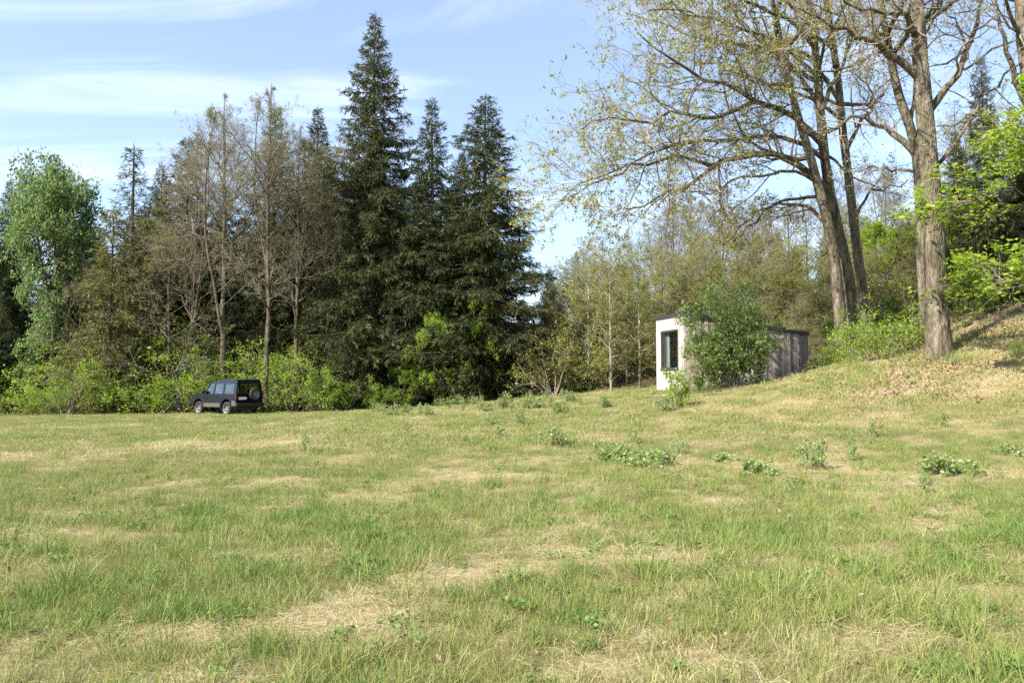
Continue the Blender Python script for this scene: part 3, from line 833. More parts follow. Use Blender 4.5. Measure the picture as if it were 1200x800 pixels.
hero_oak(103, 'oak_tree', 'oak with gently leaning trunk and long boughs reaching over the meadow', 30,
         [(1003, 392), (996, 330), (986, 285), (978, 250), (969, 205), (962, 143), (958, 81), (952, 32), (944, -20), (930, -140)], .25, .08,
         [(.15, -4, [(966, 215), (950, 203), (932, 186), (900, 174), (868, 180), (838, 197), (809, 212), (786, 231), (754, 238), (728, 244)]),
          (.13, -5, [(961, 143), (925, 130), (884, 118), (850, 104), (819, 94), (795, 78), (772, 58), (745, 40)]),
          (.10, -6, [(885, 118), (860, 132), (835, 143), (800, 133), (775, 136), (740, 148), (705, 140), (675, 152)]),
          (.10, -3, [(963, 160), (935, 152), (900, 160), (868, 158), (830, 170), (790, 165), (750, 182), (715, 205), (680, 215), (652, 238)]),
          (.09, -2, [(957, 75), (930, 66), (900, 40), (868, 25), (830, 22), (795, 8), (760, 12)]),
          (.09, 3, [(960, 110), (935, 75), (900, 68), (872, 50), (840, 60), (800, 40), (765, 22), (735, 15)]),
          (.08, -5, [(954, 30), (915, 12), (880, 5), (840, -12), (790, -25), (740, -20)]),
          (.08, 2, [(968, 215), (940, 235), (915, 232), (890, 245), (868, 270), (850, 280)]),
          (.07, -3, [(950, 10), (900, -20), (850, -40), (780, -50), (720, -30)]),
          (.08, -6, [(838, 197), (815, 185), (780, 178), (745, 200), (715, 205), (685, 222), (660, 232)])],
         8, (9.5, 17), 5.5, n2=11, n3=8, n4=4, leaves=7, lsize=.10, dirbias=(-.5, 0, 0))
hero_oak(104, 'oak_tree', 'oak trunk twinned just behind the leaning oak with long boughs', 31.5,
         [(1018, 388), (1012, 340), (1005, 305), (999, 250), (993, 200), (988, 162), (981, 81), (972, 26), (965, -20), (955, -150)], .22, .08,
         [(.09, 3, [(989, 165), (1010, 140), (1030, 120), (1045, 85), (1060, 50)]),
          (.09, -3, [(983, 100), (955, 70), (925, 55), (895, 60), (860, 45), (820, 50)]),
          (.07, 2, [(997, 235), (1020, 220), (1040, 225), (1062, 210)]),
          (.08, 4, [(985, 120), (960, 115), (925, 105), (880, 90), (850, 75), (800, 70), (760, 75)])],
         8, (10, 18), 5.0, n2=9, n3=7, leaves=3)
hero_oak(105, 'oak_tree', 'dark mossy oak trunk beside the corner of the cabin', 29,
         [(988, 415), (985, 370), (980, 325), (975, 280), (962, 230), (948, 180), (930, 120), (915, 60), (905, 0), (895, -80)], .24, .06,
         [(.08, 2, [(968, 250), (940, 235), (905, 240), (880, 262), (862, 285)]),
          (.07, -3, [(955, 205), (925, 195), (895, 205), (860, 212), (825, 232), (800, 225)])],
         6, (8, 14), 4.5, leaves=3)
hero_oak(106, 'oak_tree', 'oak at the outer end of the bank with a limb bent like an elbow', 21.5,
         [(1245, 385), (1230, 250), (1212, 120), (1200, 40), (1196, -40), (1190, -140)], .34, .12,
         [(.10, 0, [(1212, 118), (1190, 100), (1182, 60), (1172, 30), (1160, 0), (1145, -40)]),
          (.08, -2, [(1203, 60), (1190, 25), (1178, -5), (1165, -50)]),
          (.07, 1, [(1222, 190), (1180, 150), (1150, 138), (1115, 150), (1090, 148)])],
         7, (10, 15), 5.0, leaves=2)
# bright beech reaching in over the bank, and shrubs by the oaks and the cabin
b = at(1290, 19.5)
plant(BEECH[0], 'beech_tree', 'vivid yellow-green beech whose layered boughs hang over the bank', 'tree', b, 8.6, 1.1, wide=1.25)
SHR = [bush(81, 3.4, 3.2, nstem=22, n2=11, n3=7, leaves=8, lsize=.13, lmat='shrub', a1=.75, aspect=.7), bush(82, 1.8, 3.6, nstem=11, n2=7, n3=5, leaves=5, lsize=.12, lmat='bright', a0=.1, a1=1.25, spread=.12, up=.0)]
b = at(861, 30.3)
plant(SHR[0], 'round_shrub', 'tall rounded green shrub hiding the middle of the cabin wall', 'shrub', b, 3.7, .4, wide=.78)
for u, D, h, k, w, lab in [(1035, 25.2, 1.5, 1, .9, 'bright green shrub at the foot of the slimmer oak'),
                           (1008, 27.5, 1.5, 1, .75, 'bright green shrub around the leaning oak trunks'),
                           (978, 28.5, 1.0, 1, .8, 'low bright shrub at the far end of the cabin wall'),
                           (1068, 24.8, 1.1, 1, .9, 'green shrub just beside the thickest oak trunk')]:
    plant(SHR[k], 'green_shrub', lab, 'shrub', at(u, D), h, u * .1, 'shrubs under the oaks', wide=w)
b = at(1198, 21.3)
plant(SHR[1], 'green_shrub', 'small green shrub alone on the leaf-strewn bank', 'shrub', b, .6, 2.0, 'shrubs under the oaks', wide=.6)
put(SPR[1], 78, 54, 255, 'spruce_tree', 'dark spruce showing through the crown of the light green broadleaf tree', 'tree', wide=1.2)
put(SPR[0], 112, 55, 262, 'spruce_tree', 'dark spruce between the light green broadleaf tree and the lone thin conifer', 'tree', wide=1.2)
#@@CABIN
# ------------------------------------------------------------------ box helper
def box_mesh(name, x0, x1, y0, y1, z0, z1, mat, bev=0.0, dz=None):
    bm = bmesh.new()
    bmesh.ops.create_cube(bm, size=1)
    for v in bm.verts:
        v.co = Vector(((x0 + x1) / 2 + v.co.x * (x1 - x0), (y0 + y1) / 2 + v.co.y * (y1 - y0), (z0 + z1) / 2 + v.co.z * (z1 - z0)))
        if dz is not None and v.co.z > (z0 + z1) / 2:
            v.co.z += dz(v.co.x)
    if bev:
        bmesh.ops.bevel(bm, geom=bm.edges[:], offset=bev, segments=2, affect='EDGES', profile=.7)
    me = bpy.data.meshes.new(name); bm.to_mesh(me); bm.free()
    if mat: me.materials.append(mat)
    return me

def part(name, parent, *a, **k):
    return link(name, box_mesh(name, *a, **k), parent=parent)

# ------------------------------------------------------------------ cabin
def wood_mat(name, c0, c1, c2):
    m, n, l, out = new_mat(name)
    tcn = n.new('ShaderNodeTexCoord'); oi = n.new('ShaderNodeObjectInfo')
    ad = n.new('ShaderNodeVectorMath'); ad.operation = 'ADD'
    cm = n.new('ShaderNodeVectorMath'); cm.operation = 'SCALE'; cm.inputs[0].default_value = (7, 3, 5)
    l.new(oi.outputs['Random'], cm.inputs['Scale'])
    l.new(tcn.outputs['Object'], ad.inputs[0]); l.new(cm.outputs[0], ad.inputs[1])
    mpn = n.new('ShaderNodeMapping'); mpn.inputs['Scale'].default_value = (12, 12, .8)
    l.new(ad.outputs[0], mpn.inputs[0])
    nn = n.new('ShaderNodeTexNoise'); nn.inputs['Scale'].default_value = 2.5; nn.inputs['Detail'].default_value = 6
    l.new(mpn.outputs[0], nn.inputs['Vector'])
    mm = n.new('ShaderNodeMath'); mm.operation = 'MULTIPLY_ADD'; mm.inputs[1].default_value = .8; mm.inputs[2].default_value = -.36
    l.new(oi.outputs['Random'], mm.inputs[0])
    a2 = n.new('ShaderNodeMath'); a2.operation = 'ADD'; l.new(mm.outputs[0], a2.inputs[0]); l.new(nn.outputs['Fac'], a2.inputs[1])
    r = ramp(n, [(.2, c0), (.5, c1), (.85, c2)]); l.new(a2.outputs[0], r.inputs[0])
    pb = n.new('ShaderNodeBsdfPrincipled'); pb.inputs['Roughness'].default_value = .85; pb.inputs['Specular IOR Level'].default_value = .2
    l.new(r.outputs[0], pb.inputs['Base Color'])
    bp = n.new('ShaderNodeBump'); bp.inputs['Strength'].default_value = .3; bp.inputs['Distance'].default_value = .01
    l.new(nn.outputs['Fac'], bp.inputs['Height']); l.new(bp.outputs[0], pb.inputs['Normal'])
    l.new(pb.outputs[0], out.inputs[0])
    return m

def glass_mat(name, tint=(.75, .8, .8), refl=.08):
    m, n, l, out = new_mat(name)
    tr = n.new('ShaderNodeBsdfTransparent'); tr.inputs[0].default_value = (*tint, 1)
    gl = n.new('ShaderNodeBsdfGlossy'); gl.inputs['Roughness'].default_value = .02
    fr = n.new('ShaderNodeFresnel')
    gm_ = n.new('ShaderNodeNewGeometry')                  # thin pane: same reflectance from both faces
    bi = n.new('ShaderNodeMath'); bi.operation = 'MULTIPLY_ADD'; bi.inputs[1].default_value = 1 / 1.5 - 1.5; bi.inputs[2].default_value = 1.5
    l.new(gm_.outputs['Backfacing'], bi.inputs[0]); l.new(bi.outputs[0], fr.inputs['IOR'])
    mr = n.new('ShaderNodeMath'); mr.operation = 'ADD'; mr.inputs[1].default_value = refl
    l.new(fr.outputs[0], mr.inputs[0])
    mxs = n.new('ShaderNodeMixShader'); l.new(mr.outputs[0], mxs.inputs[0])
    l.new(tr.outputs[0], mxs.inputs[1]); l.new(gl.outputs[0], mxs.inputs[2]); l.new(mxs.outputs[0], out.inputs[0])
    return m

M['board'] = wood_mat('weathered_larch_boards', (.20, .16, .13), (.36, .295, .245), (.50, .42, .36))
M['white_panel'] = plain('white_panel', (.42, .375, .335), .6, noise=.06, nscale=1.5)
M['roof_edge'] = plain('dark_roof_sheet', (.035, .036, .04), .5, noise=.3)
M['frame_dark'] = plain('dark_window_frame', (.05, .052, .055), .4)
M['glass'] = glass_mat('window_glass', (.85, .88, .88), .07)
M['inside'] = plain('interior_plywood', (.45, .39, .30), .8, noise=.2)
M['white_paint'] = plain('white_paint', (.8, .8, .78), .5)
M['curtain'] = plain('linen_curtain', (.55, .55, .52), .9)

c0 = P(803, 455, 32.0)
ax = np.array([.957, .284]); ax /= np.linalg.norm(ax)
cab = link('cabin', None, label='small timber cabin with white glazed front and weathered board walls', cat='cabin')
cab.location = (c0[0], c0[1], gz(c0[0], c0[1]) - .02)
cab.rotation_euler = (0, 0, math.atan2(ax[1], ax[0]))
CL, CW = 6.0, 2.5
zt0 = P(803, 369, 32.0)[2] - cab.location.z       # roof underside at the front
slope = -.72 / CL
TOPZ = lambda x: zt0 + slope * x
# shell behind the cladding (x along the side, y into depth of the front)
bz = lambda x: slope * x
part('floor', cab, .06, CL - .06, .08, CW - .08, .0, .18, M['inside'])
part('inner_wall', cab, .10, CL - .06, .045, .075, .18, zt0 - .03, M['inside'], dz=lambda x: slope * x)
part('inner_wall', cab, .10, CL - .06, CW - .075, CW - .045, .18, zt0 - .03, M['inside'], dz=lambda x: slope * x)
part('inner_wall', cab, CL - .055, CL - .03, .08, CW - .08, .18, zt0 - .03, M['inside'], dz=lambda x: slope * x)
part('inner_wall', cab, 3.3, 3.36, .08, CW - .08, .19, zt0 - .05, M['inside'], dz=lambda x: slope * x)
# roof
rf = part('roof', cab, -.05, CL + .08, -.07, CW + .07, zt0 + .0, zt0 + .10, M['roof_edge'])
me = rf.data
for v in me.vertices: v.co.z += slope * v.co.x
fe = part('fascia', rf, -.075, -.052, -.07, CW + .07, zt0 - .02, zt0 + .125, M['roof_edge'])
fs = part('fascia', rf, -.05, CL + .08, -.095, -.072, zt0 - .03, zt0 + .12, M['roof_edge'])
for v in fs.data.vertices: v.co.z += slope * v.co.x
# white front: panels round a tall window (front lies in x = 0, facing -x)
wy0, wy1, wz0, wz1 = .50, 2.04, .92, 2.60
for (ya, yb, za_, zb_) in [(0, wy0, 0, wz1), (wy1, CW, 0, wz1), (wy0 + .008, wy1 - .008, 0, wz0), (0, 1.27, wz1 + .008, zt0 - .022), (1.278, CW, wz1 + .008, zt0 - .022)]:
    part('panel', cab, -.03, .04, ya + .004, yb - .004, za_, zb_, M['white_panel'], bev=.003)
wd = part('window', cab, -.045, .07, wy0 + .0, wy0 + .07, wz0 + .004, wz1, M['frame_dark'])
part('frame', wd, -.045, .07, wy1 - .07, wy1, wz0 + .004, wz1, M['frame_dark'])
part('frame', wd, -.045, .07, wy0 + .072, wy1 - .072, wz0 + .004, wz0 + .07, M['frame_dark'])
part('frame', wd, -.045, .07, wy0 + .072, wy1 - .072, wz1 - .07, wz1, M['frame_dark'])
part('mullion', wd, -.03, .05, wy1 - .30, wy1 - .25, wz0 + .072, wz1 - .072, M['frame_dark'])
part('sill', wd, -.09, -.047, wy0 - .02, wy1 + .02, wz0 - .03, wz0 + .02, M['frame_dark'])
part('pane', wd, .0, .008, wy0 + .072, wy1 - .302, wz0 + .072, wz1 - .072, M['glass'])
part('pane', wd, .0, .008, wy1 - .248, wy1 - .072, wz0 + .072, wz1 - .072, M['glass'])
part('curtain', wd, .13, .17, wy1 - .45, wy1 - .10, wz0 + .05, wz1 - .05, M['curtain'])
tb = part('table', cab, .55, 1.25, .7, 1.7, .90, .94, M['white_paint'])
for tx, ty in ((.6, .75), (1.2, .75), (.6, 1.65), (1.2, 1.65)):
    part('leg', tb, tx - .02, tx + .02, ty - .02, ty + .02, .18, .898, M['white_paint'])
# board cladding of the long wall (y = 0 plane, facing -y) with a white-framed glazed door behind the shrub
rngc = np.random.default_rng(9)
bw = .148
door0, door1 = 2.45, 3.25
bd = box_mesh('board', -.07, .07, -.012, .012, 0, 1, M['board'], bev=.0)
x = .0
while x < CL - .05:
    w = bw + rngc.uniform(-.022, .022)
    xc = x + w / 2
    if not (door0 - .05 < xc < door1 + .05):
        o = link('board', bd, parent=cab)
        zb = -.05 + rngc.uniform(-.03, .03)
        if x < .02: xc += .004
        o.location = (xc, -.002 - rngc.choice([0, .012, .03]), zb)
        o.scale = ((w - .016) / .14, 1, TOPZ(xc) - .035 - zb)
    x += w
x = .02
for yb in np.arange(.08, CW, bw):                       # far end wall boards
    o = link('board', bd, parent=cab); o.location = (CL + rngc.uniform(0, .012), yb, -.05); o.rotation_euler = (0, 0, math.pi / 2)
    o.scale = (.97, 1, TOPZ(CL) - .0 + .02)
for xb in np.arange(.08, CL, bw):                       # back wall boards
    o = link('board', bd, parent=cab); o.location = (xb, CW + .002 + rngc.uniform(0, .012), -.05); o.scale = (.97, 1, TOPZ(xb) + .01)
dr = part('door', cab, door0, door0 + .07, -.03, .03, .02, 2.2, M['white_paint'])
part('frame', dr, door1 - .07, door1, -.03, .03, .02, 2.2, M['white_paint'])
part('frame', dr, door0 + .072, door1 - .072, -.03, .03, 2.12, 2.2, M['white_paint'])
part('frame', dr, door0 + .072, door1 - .072, -.03, .03, .02, .75, M['white_paint'])
part('pane', dr, door0 + .072, door1 - .072, -.004, .004, .752, 2.118, M['glass'])
part('handle', dr, door1 - .05, door1 - .03, -.07, -.032, 1.0, 1.14, M['frame_dark'], bev=.004)
lb = link('board', bd, parent=cab); lb.location = ((door0 + door1) / 2, -.004, 2.21); lb.scale = ((door1 - door0) / .14, 1, TOPZ(2.85) - .035 - 2.21)
eave_piece = part('eave_block', cab, .10, .22, -.16, -.03, zt0 - .30, zt0 - .20, plain('brown_eave_block', (.25, .12, .07), .5), bev=.02)  # small dark brown block on the long wall just under the eave
for px_, py_ in ((.3, .3), (.3, CW - .3), (CL / 2, .3), (CL / 2, CW - .3), (CL - .3, .3), (CL - .3, CW - .3)):
    part('foundation_block', cab, px_ - .15, px_ + .15, py_ - .15, py_ + .15, -.9, -.005, plain('concrete', (.3, .29, .27), .9) if px_ < .4 and py_ < .4 else bpy.data.materials['concrete'])

# ------------------------------------------------------------------ car
M['paint'] = plain('dark_navy_paint', (.0035, .0055, .014), .25, coat=.5, spec=.3)
M['trim'] = plain('grey_lower_trim', (.075, .07, .064), .55, noise=.15)
M['black'] = plain('black_plastic', (.012, .012, .013), .6)
M['car_glass'] = glass_mat('tinted_car_glass', (.40, .44, .44), .30)
M['tyre'] = plain('tyre_rubber', (.02, .02, .02), .85)
M['rim'] = plain('silver_alloy', (.20, .195, .185), .45, metal=.4)
M['red'] = plain('red_lens', (.16, .010, .009), .2, coat=.6)
M['plate'] = plain('number_plate', (.72, .72, .70), .5)
M['amber'] = plain('amber_lens', (.5, .2, .02), .2, coat=.6)
M['lamp_clear'] = plain('clear_lens', (.6, .62, .64), .12, coat=.6)
M['seat'] = plain('grey_car_seat', (.07, .07, .075), .9)

def bm_obj(name, bm, mat, parent, smooth=False):
    me = bpy.data.meshes.new(name); bmesh.ops.recalc_face_normals(bm, faces=bm.faces[:]); bm.to_mesh(me); bm.free(); me.materials.append(mat)
    if smooth:
        me.polygons.foreach_set('use_smooth', np.ones(len(me.polygons), bool))
    return link(name, me, parent=parent)

def prism(pts, y0, y1, bev=0.0, seg=2):
    bm = bmesh.new()
    vs = [bm.verts.new((x, y0, z)) for x, z in pts]
    f = bm.faces.new(vs)
    r = bmesh.ops.extrude_face_region(bm, geom=[f])
    for v in r['geom']:
        if isinstance(v, bmesh.types.BMVert): v.co.y = y1
    if bev:
        es = [e for e in bm.edges if abs(e.verts[0].co.y - e.verts[1].co.y) < 1e-5]
        bmesh.ops.bevel(bm, geom=es, offset=bev, segments=seg, affect='EDGES', profile=.6, clamp_overlap=True)
    return bm

def lathe(prof, n=28, axis_y=True):
    """prof (radius, y) closed loop, spun about the y axis"""
    bm = bmesh.new(); rings = []
    for i in range(n):
        a = 2 * math.pi * i / n
        rings.append([bm.verts.new((r * math.cos(a), y, r * math.sin(a))) for r, y in prof])
    k = len(prof)
    for i in range(n):
        for j in range(k):
            A, B = rings[i], rings[(i + 1) % n]
            bm.faces.new((A[j], A[(j + 1) % k], B[(j + 1) % k], B[j]))
    return bm

car = link('parked_car', None, label='dark navy off-road estate car with spare wheel on its rear door', cat='car')
cb = at(265.5, 42.0)
head = math.atan2(.56, -.83)
car.location = (cb[0], cb[1], cb[2] - .02)
car.rotation_euler = (0, 0, head)
car.scale = (.96, .96, .97)
# side outline with wheel arches; x forward, z up
def arch(cx, r, z, k=10, a0=180, a1=0):
    return [(cx + r * math.cos(R(a0 + (a1 - a0) * i / k)), z + r * math.sin(R(a0 + (a1 - a0) * i / k))) for i in range(k + 1)]
WF, WR, WRAD = 1.28, -1.26, .37
low = .50
ptsb = [(-2.12, .62), (-2.06, low)] + arch(WR, .46, .42)[0:] + [(-.70, low), (.76, low)] + arch(WF, .46, .42) + [(1.86, low), (2.16, .56), (2.20, .92), (2.12, 1.06), (1.5, 1.13), (.84, 1.17), (-2.10, 1.17)]
ptsb = [p_ for p_ in ptsb]
body = bm_obj('body', prism(ptsb, -.89, .89, .05, 3), M['paint'], car)
# greenhouse frame: roof, pillars
def cab_y(z):           # tumblehome half width
    return .875 - (z - 1.17) * .16
roofp = [(.30, 1.72), (.16, 1.80), (-.35, 1.83), (-.62, 1.93), (-2.00, 1.95), (-2.06, 1.88), (-2.06, 1.72)]
rbm = prism(roofp, -1, 1)
for v in rbm.verts: v.co.y = math.copysign(cab_y(v.co.z), v.co.y)
roof = bm_obj('roof', rbm, M['paint'], car)
def pillar(x0b, x1b, x0t, x1t, zt=1.735, zb=1.16):
    for sgn in (-1, 1):
        bm = bmesh.new(); vs = []
        for (xx, z_) in ((x0b, zb), (x1b, zb), (x1t, zt), (x0t, zt)):
            for off in (0, -.06):
                vs.append(bm.verts.new((xx, sgn * (cab_y(z_) + off), z_)))
        for f in ((0, 2, 4, 6), (1, 3, 5, 7), (0, 1, 3, 2), (2, 3, 5, 4), (4, 5, 7, 6), (6, 7, 1, 0)):
            bm.faces.new([vs[i] for i in f])
        bm_obj('pillar', bm, M['paint'], car)
pillar(.78, .86, .26, .34); pillar(-.16, -.06, -.18, -.08); pillar(-1.02, -.90, -1.02, -.90); pillar(-2.10, -1.86, -2.06, -1.84)
def side_glass(x0b, x1b, x0t, x1t, zb=1.172, zt=1.722):
    for sgn in (-1, 1):
        bm = bmesh.new()
        vs = [bm.verts.new((xx, sgn * (cab_y(z_) - .022), z_)) for xx, z_ in ((x0b, zb), (x1b, zb), (x1t, zt), (x0t, zt))]
        bm.faces.new(vs)
        bmesh.ops.solidify(bm, geom=bm.faces[:], thickness=.006)
        bm_obj('window', bm, M['car_glass'], car)
side_glass(-.06, .78, -.08, .26); side_glass(-.90, -.16, -.90, -.18); side_glass(-1.86, -1.02, -1.84, -1.02)
def slab(name, quad, th, mat, parent):
    bm = bmesh.new(); bm.faces.new([bm.verts.new(q) for q in quad])
    bmesh.ops.solidify(bm, geom=bm.faces[:], thickness=th)
    return bm_obj(name, bm, mat, parent)
slab('windscreen', [(.84, -.86, 1.175), (.84, .86, 1.175), (.32, .78, 1.72), (.32, -.78, 1.72)], .006, M['car_glass'], car)
# rear door with glass, spare wheel, plate
rd = slab('rear_door', [(-2.125, -.80, .70), (-2.125, .80, .70), (-2.112, .80, 1.17), (-2.112, -.80, 1.17)], .02, M['paint'], car)
slab('rear_window', [(-2.085, -.64, 1.18), (-2.085, .64, 1.18), (-2.055, .60, 1.72), (-2.055, -.60, 1.72)], .006, M['car_glass'], rd)
part('handle', rd, -2.17, -2.13, .30, .46, 1.02, 1.07, M['black'], bev=.008)
part('number_plate', rd, -2.155, -2.13, .22, .72, .86, 1.00, M['plate'], bev=.004)
part('wiper', rd, -2.10, -2.085, -.30, .30, 1.20, 1.22, M['black'])
TY = [(.25, -.11), (.33, -.125), (.365, -.09), (WRAD, 0), (.365, .09), (.33, .125), (.25, .11)]
RI = [(.0, .035), (.06, .05), (.10, .05), (.11, .03), (.20, .045), (.235, .10), (.252, .11), (.252, -.11), (.235, -.10), (0, -.04)]
tyre_me = bpy.data.meshes.new('tyre'); b_ = lathe(TY); bmesh.ops.recalc_face_normals(b_, faces=b_.faces[:]); b_.to_mesh(tyre_me); b_.free(); tyre_me.materials.append(M['tyre'])
tyre_me.polygons.foreach_set('use_smooth', np.ones(len(tyre_me.polygons), bool))
b_ = lathe(RI); bmesh.ops.remove_doubles(b_, verts=b_.verts[:], dist=1e-5); bmesh.ops.recalc_face_normals(b_, faces=b_.faces[:])
rim_me = bpy.data.meshes.new('rim'); b_.to_mesh(rim_me); b_.free(); rim_me.materials.append(M['rim'])
hole_me = bpy.data.meshes.new('rim_slot'); b_ = bmesh.new()
for k in range(5):
    a = 2 * math.pi * (k + .5) / 5
    for (r0_, r1_, w0, w1) in ((.115, .215, .022, .052),):
        c, s_ = math.cos(a), math.sin(a)
        b_.faces.new([b_.verts.new((c * r - s_ * w, .056, s_ * r + c * w)) for r, w in ((r0_, -w0), (r1_, -w1), (r1_, w1), (r0_, w0))])
bmesh.ops.solidify(b_, geom=b_.faces[:], thickness=.02); b_.to_mesh(hole_me); b_.free(); hole_me.materials.append(M['black'])
def wheel(name, loc, rot, parent):
    w = link(name, tyre_me, parent=parent); w.location = loc; w.rotation_euler = rot
    link('rim', rim_me, parent=w); link('slots', hole_me, parent=w)
    return w
for wx in (WF, WR):
    wheel('wheel', (wx, .77, WRAD), (0, .2, 0), car)
    wheel('wheel', (wx, -.77, WRAD), (0, .5, math.pi), car)
wheel('spare_wheel', (-2.27, -.20, 1.14), (0, 0, math.pi / 2), rd).scale = (.92, .92, .92)
for sgn in (-1, 1):
    y0_, y1_ = (.885, .905) if sgn > 0 else (-.905, -.885)
    part('sill', car, -.72, .78, y0_, y1_, .44, .66, M['trim'], bev=.006)
    part('quarter_trim', car, -2.08, -1.76, y0_, y1_, .52, .80, M['trim'], bev=.006)
    part('tail_light', car, -2.135, -2.09, sgn * .86 - .045, sgn * .86 + .045, .90, 1.16, M['red'], bev=.006)
    part('headlight', car, 2.14, 2.21, sgn * .68 - .14, sgn * .68 + .14, .80, .98, M['lamp_clear'], bev=.01)
    part('mirror', car, .62, .74, sgn * 1.0 - .10, sgn * 1.0 + .10, 1.16, 1.34, M['black'], bev=.02)
    part('roof_rail', car, -1.9, -.7, sgn * .66 - .015, sgn * .66 + .015, 1.955, 1.99, M['black'], bev=.005)
    for hx in (-.85, .0):
        part('door_handle', car, hx - .08, hx + .08, sgn * .90 - .012, sgn * .90 + .012, 1.04, 1.08, M['black'], bev=.004)
part('rear_bumper', car, -2.24, -2.02, -.90, .90, .50, .68, M['black'], bev=.03)
part('front_bumper', car, 2.10, 2.30, -.90, .90, .46, .66, M['black'], bev=.03)
part('fuel_tank', car, -2.0, -1.75, -.45, .45, .30, .50, M['black'], bev=.03)
part('underbody', car, -1.95, 1.95, -.60, .60, .40, .56, M['black'])
part('grille', car, 2.19, 2.215, -.50, .50, .78, .96, M['black'])
for sx_ in (.25, -.75):
    for sy_ in (-.38, .38):
        st = part('seat', car, sx_ - .25, sx_ + .20, sy_ - .24, sy_ + .24, 1.0, 1.14, M['seat'], bev=.04)
        part('headrest', st, sx_ - .28, sx_ - .18, sy_ - .12, sy_ + .12, 1.48, 1.64, M['seat'], bev=.03)
        part('backrest', st, sx_ - .30, sx_ - .18, sy_ - .23, sy_ + .23, 1.14, 1.47, M['seat'], bev=.03)
part('dashboard', car, .55, .82, -.75, .75, 1.05, 1.20, M['black'], bev=.03)
#@@GRASS
# ------------------------------------------------------------------ meadow saplings (low leafy clumps)
SAP = [bush(91, .75, 1.1, nstem=12, n2=5, n3=3, leaves=4, lsize=.085, lmat='sapling', a0=.05, a1=.85, spread=.03, aspect=.7),
       bush(92, .9, .6, nstem=5, n2=5, n3=3, leaves=4, lsize=.085, lmat='sapling', a0=.0, a1=.45, spread=.03, aspect=.7),
       bush(93, .4, .9, nstem=14, n2=4, n3=3, leaves=4, lsize=.08, lmat='sapling', a0=.3, a1=1.2, spread=.03, aspect=.7),
       bush(94, 1.5, 1.2, nstem=8, n2=6, n3=4, leaves=5, lsize=.12, lmat='bright', a0=.0, a1=.55, spread=.04, aspect=.7)]

def ground_at(u, v):
    dy = P(u, v, 1.0)[2] - EYE
    D = 10.0
    Ds = np.arange(4.2, 45, .05)
    xs = (u - 600) / FPX * Ds
    g = height(xs, Ds)
    ray = EYE + dy * Ds
    hit = np.nonzero(ray <= g)[0]
    D = Ds[hit[0]] if len(hit) else 40.0
    x = (u - 600) / FPX * D
    return np.array([x, D, gz(x, D)])

sap_list = [  # base pixel, height px, proto, widen, label
    (650, 523, 24, 0, 1.0, 'dense rounded sapling clump standing alone in mid meadow'),
    (744, 519, 17, 1, 1.2, 'pale upright sapling just beyond the spreading low clumps'),
    (797, 531, 17, 0, .8, 'compact sapling clump between the spreading low clump and the tall twin sapling'),
    (720, 540, 22, 2, 1.0, 'yellowish low sapling clump beside the spreading low clump'),
    (762, 546, 20, 2, 1.3, 'spreading low sapling clump in mid meadow'),
    (887, 555, 19, 2, 1.0, 'low pale sapling clump beside the tall twin sapling'),
    (953, 550, 36, 0, .62, 'tall twin-stemmed sapling on the open meadow below the bank'),
    (932, 578, 24, 1, 1.2, 'small upright sapling below the tall twin-stemmed sapling'),
    (998, 541, 32, 1, .6, 'thin upright sapling beside the tall twin-stemmed sapling'),
    (1110, 556, 24, 2, 1.1, 'low wide sapling clump in the meadow under the thickest oak'),
    (1078, 578, 26, 1, .8, 'thin sapling with few leaves in front of the low wide clump'),
    (1105, 500, 18, 1, .8, 'small yellow-green sapling near the foot of the bank'),
    (1183, 532, 12, 2, 1.2, 'flat green clump at the outer side of the meadow below the bank'),
    (850, 541, 11, 2, 1.0, 'flat grassy green clump next to the low pale sapling'),
    (1022, 512, 22, 1, .9, 'thin pale sapling halfway up to the bank'),
    (795, 478, 46, 3, .7, 'bright upright sapling in front of the white cabin front'),
    (820, 458, 20, 3, .9, 'small bright sapling against the cabin board wall'),
    (780, 482, 18, 0, .8, 'pale leafy clump at the foot of the bright upright sapling'),
    (708, 477, 14, 0, 1.0, 'green clump on the meadow crest before the pale-trunked trees'),
    (586, 512, 20, 1, 1.1, 'wispy sapling clump below the crest saplings'),
    (610, 497, 19, 1, 1.1, 'leafy upright sapling before the end of the spruce row'),
    (578, 498, 14, 0, .9, 'leafy clump before the broad dark spruce'),
    (478, 506, 13, 1, 1.0, 'thin sapling alone in the grass before the tallest spruce'),
    (655, 485, 15, 0, .9, 'green clump beside the end of the spruce row'),
    (545, 517, 10, 1, 1.0, 'tiny wispy sapling alone in the grass'),
    (357, 530, 26, 1, .6, 'thin sparse weed stalk standing in the meadow before the car')]
for i, (u, v, hp, k, w, lab) in enumerate(sap_list):
    b = ground_at(u, v)
    hh = max(.22, hp / FPX * b[1] * 1.05)
    plant(SAP[k], 'sapling', lab, 'sapling', b, hh, i * 1.7, 'saplings in the meadow', wide=w)
for i in range(26):
    u = 440 + i * 9.5 + rngp.uniform(-4, 4); v = 483 - i * .6 + rngp.uniform(-5, 8)
    b = ground_at(u, v)
    plant(SAP[(i % 2)], 'sapling', 'knee-high leafy sapling on the meadow crest before the ' + ('tallest spruce' if u < 475 else 'narrow olive-tinged spruce' if u < 535 else 'broad end spruce' if u < 600 else 'low olive young trees'), 'sapling', b, rngp.uniform(.35, .6), i * 2.1,
          'saplings along the crest', wide=rngp.uniform(.8, 1.2))

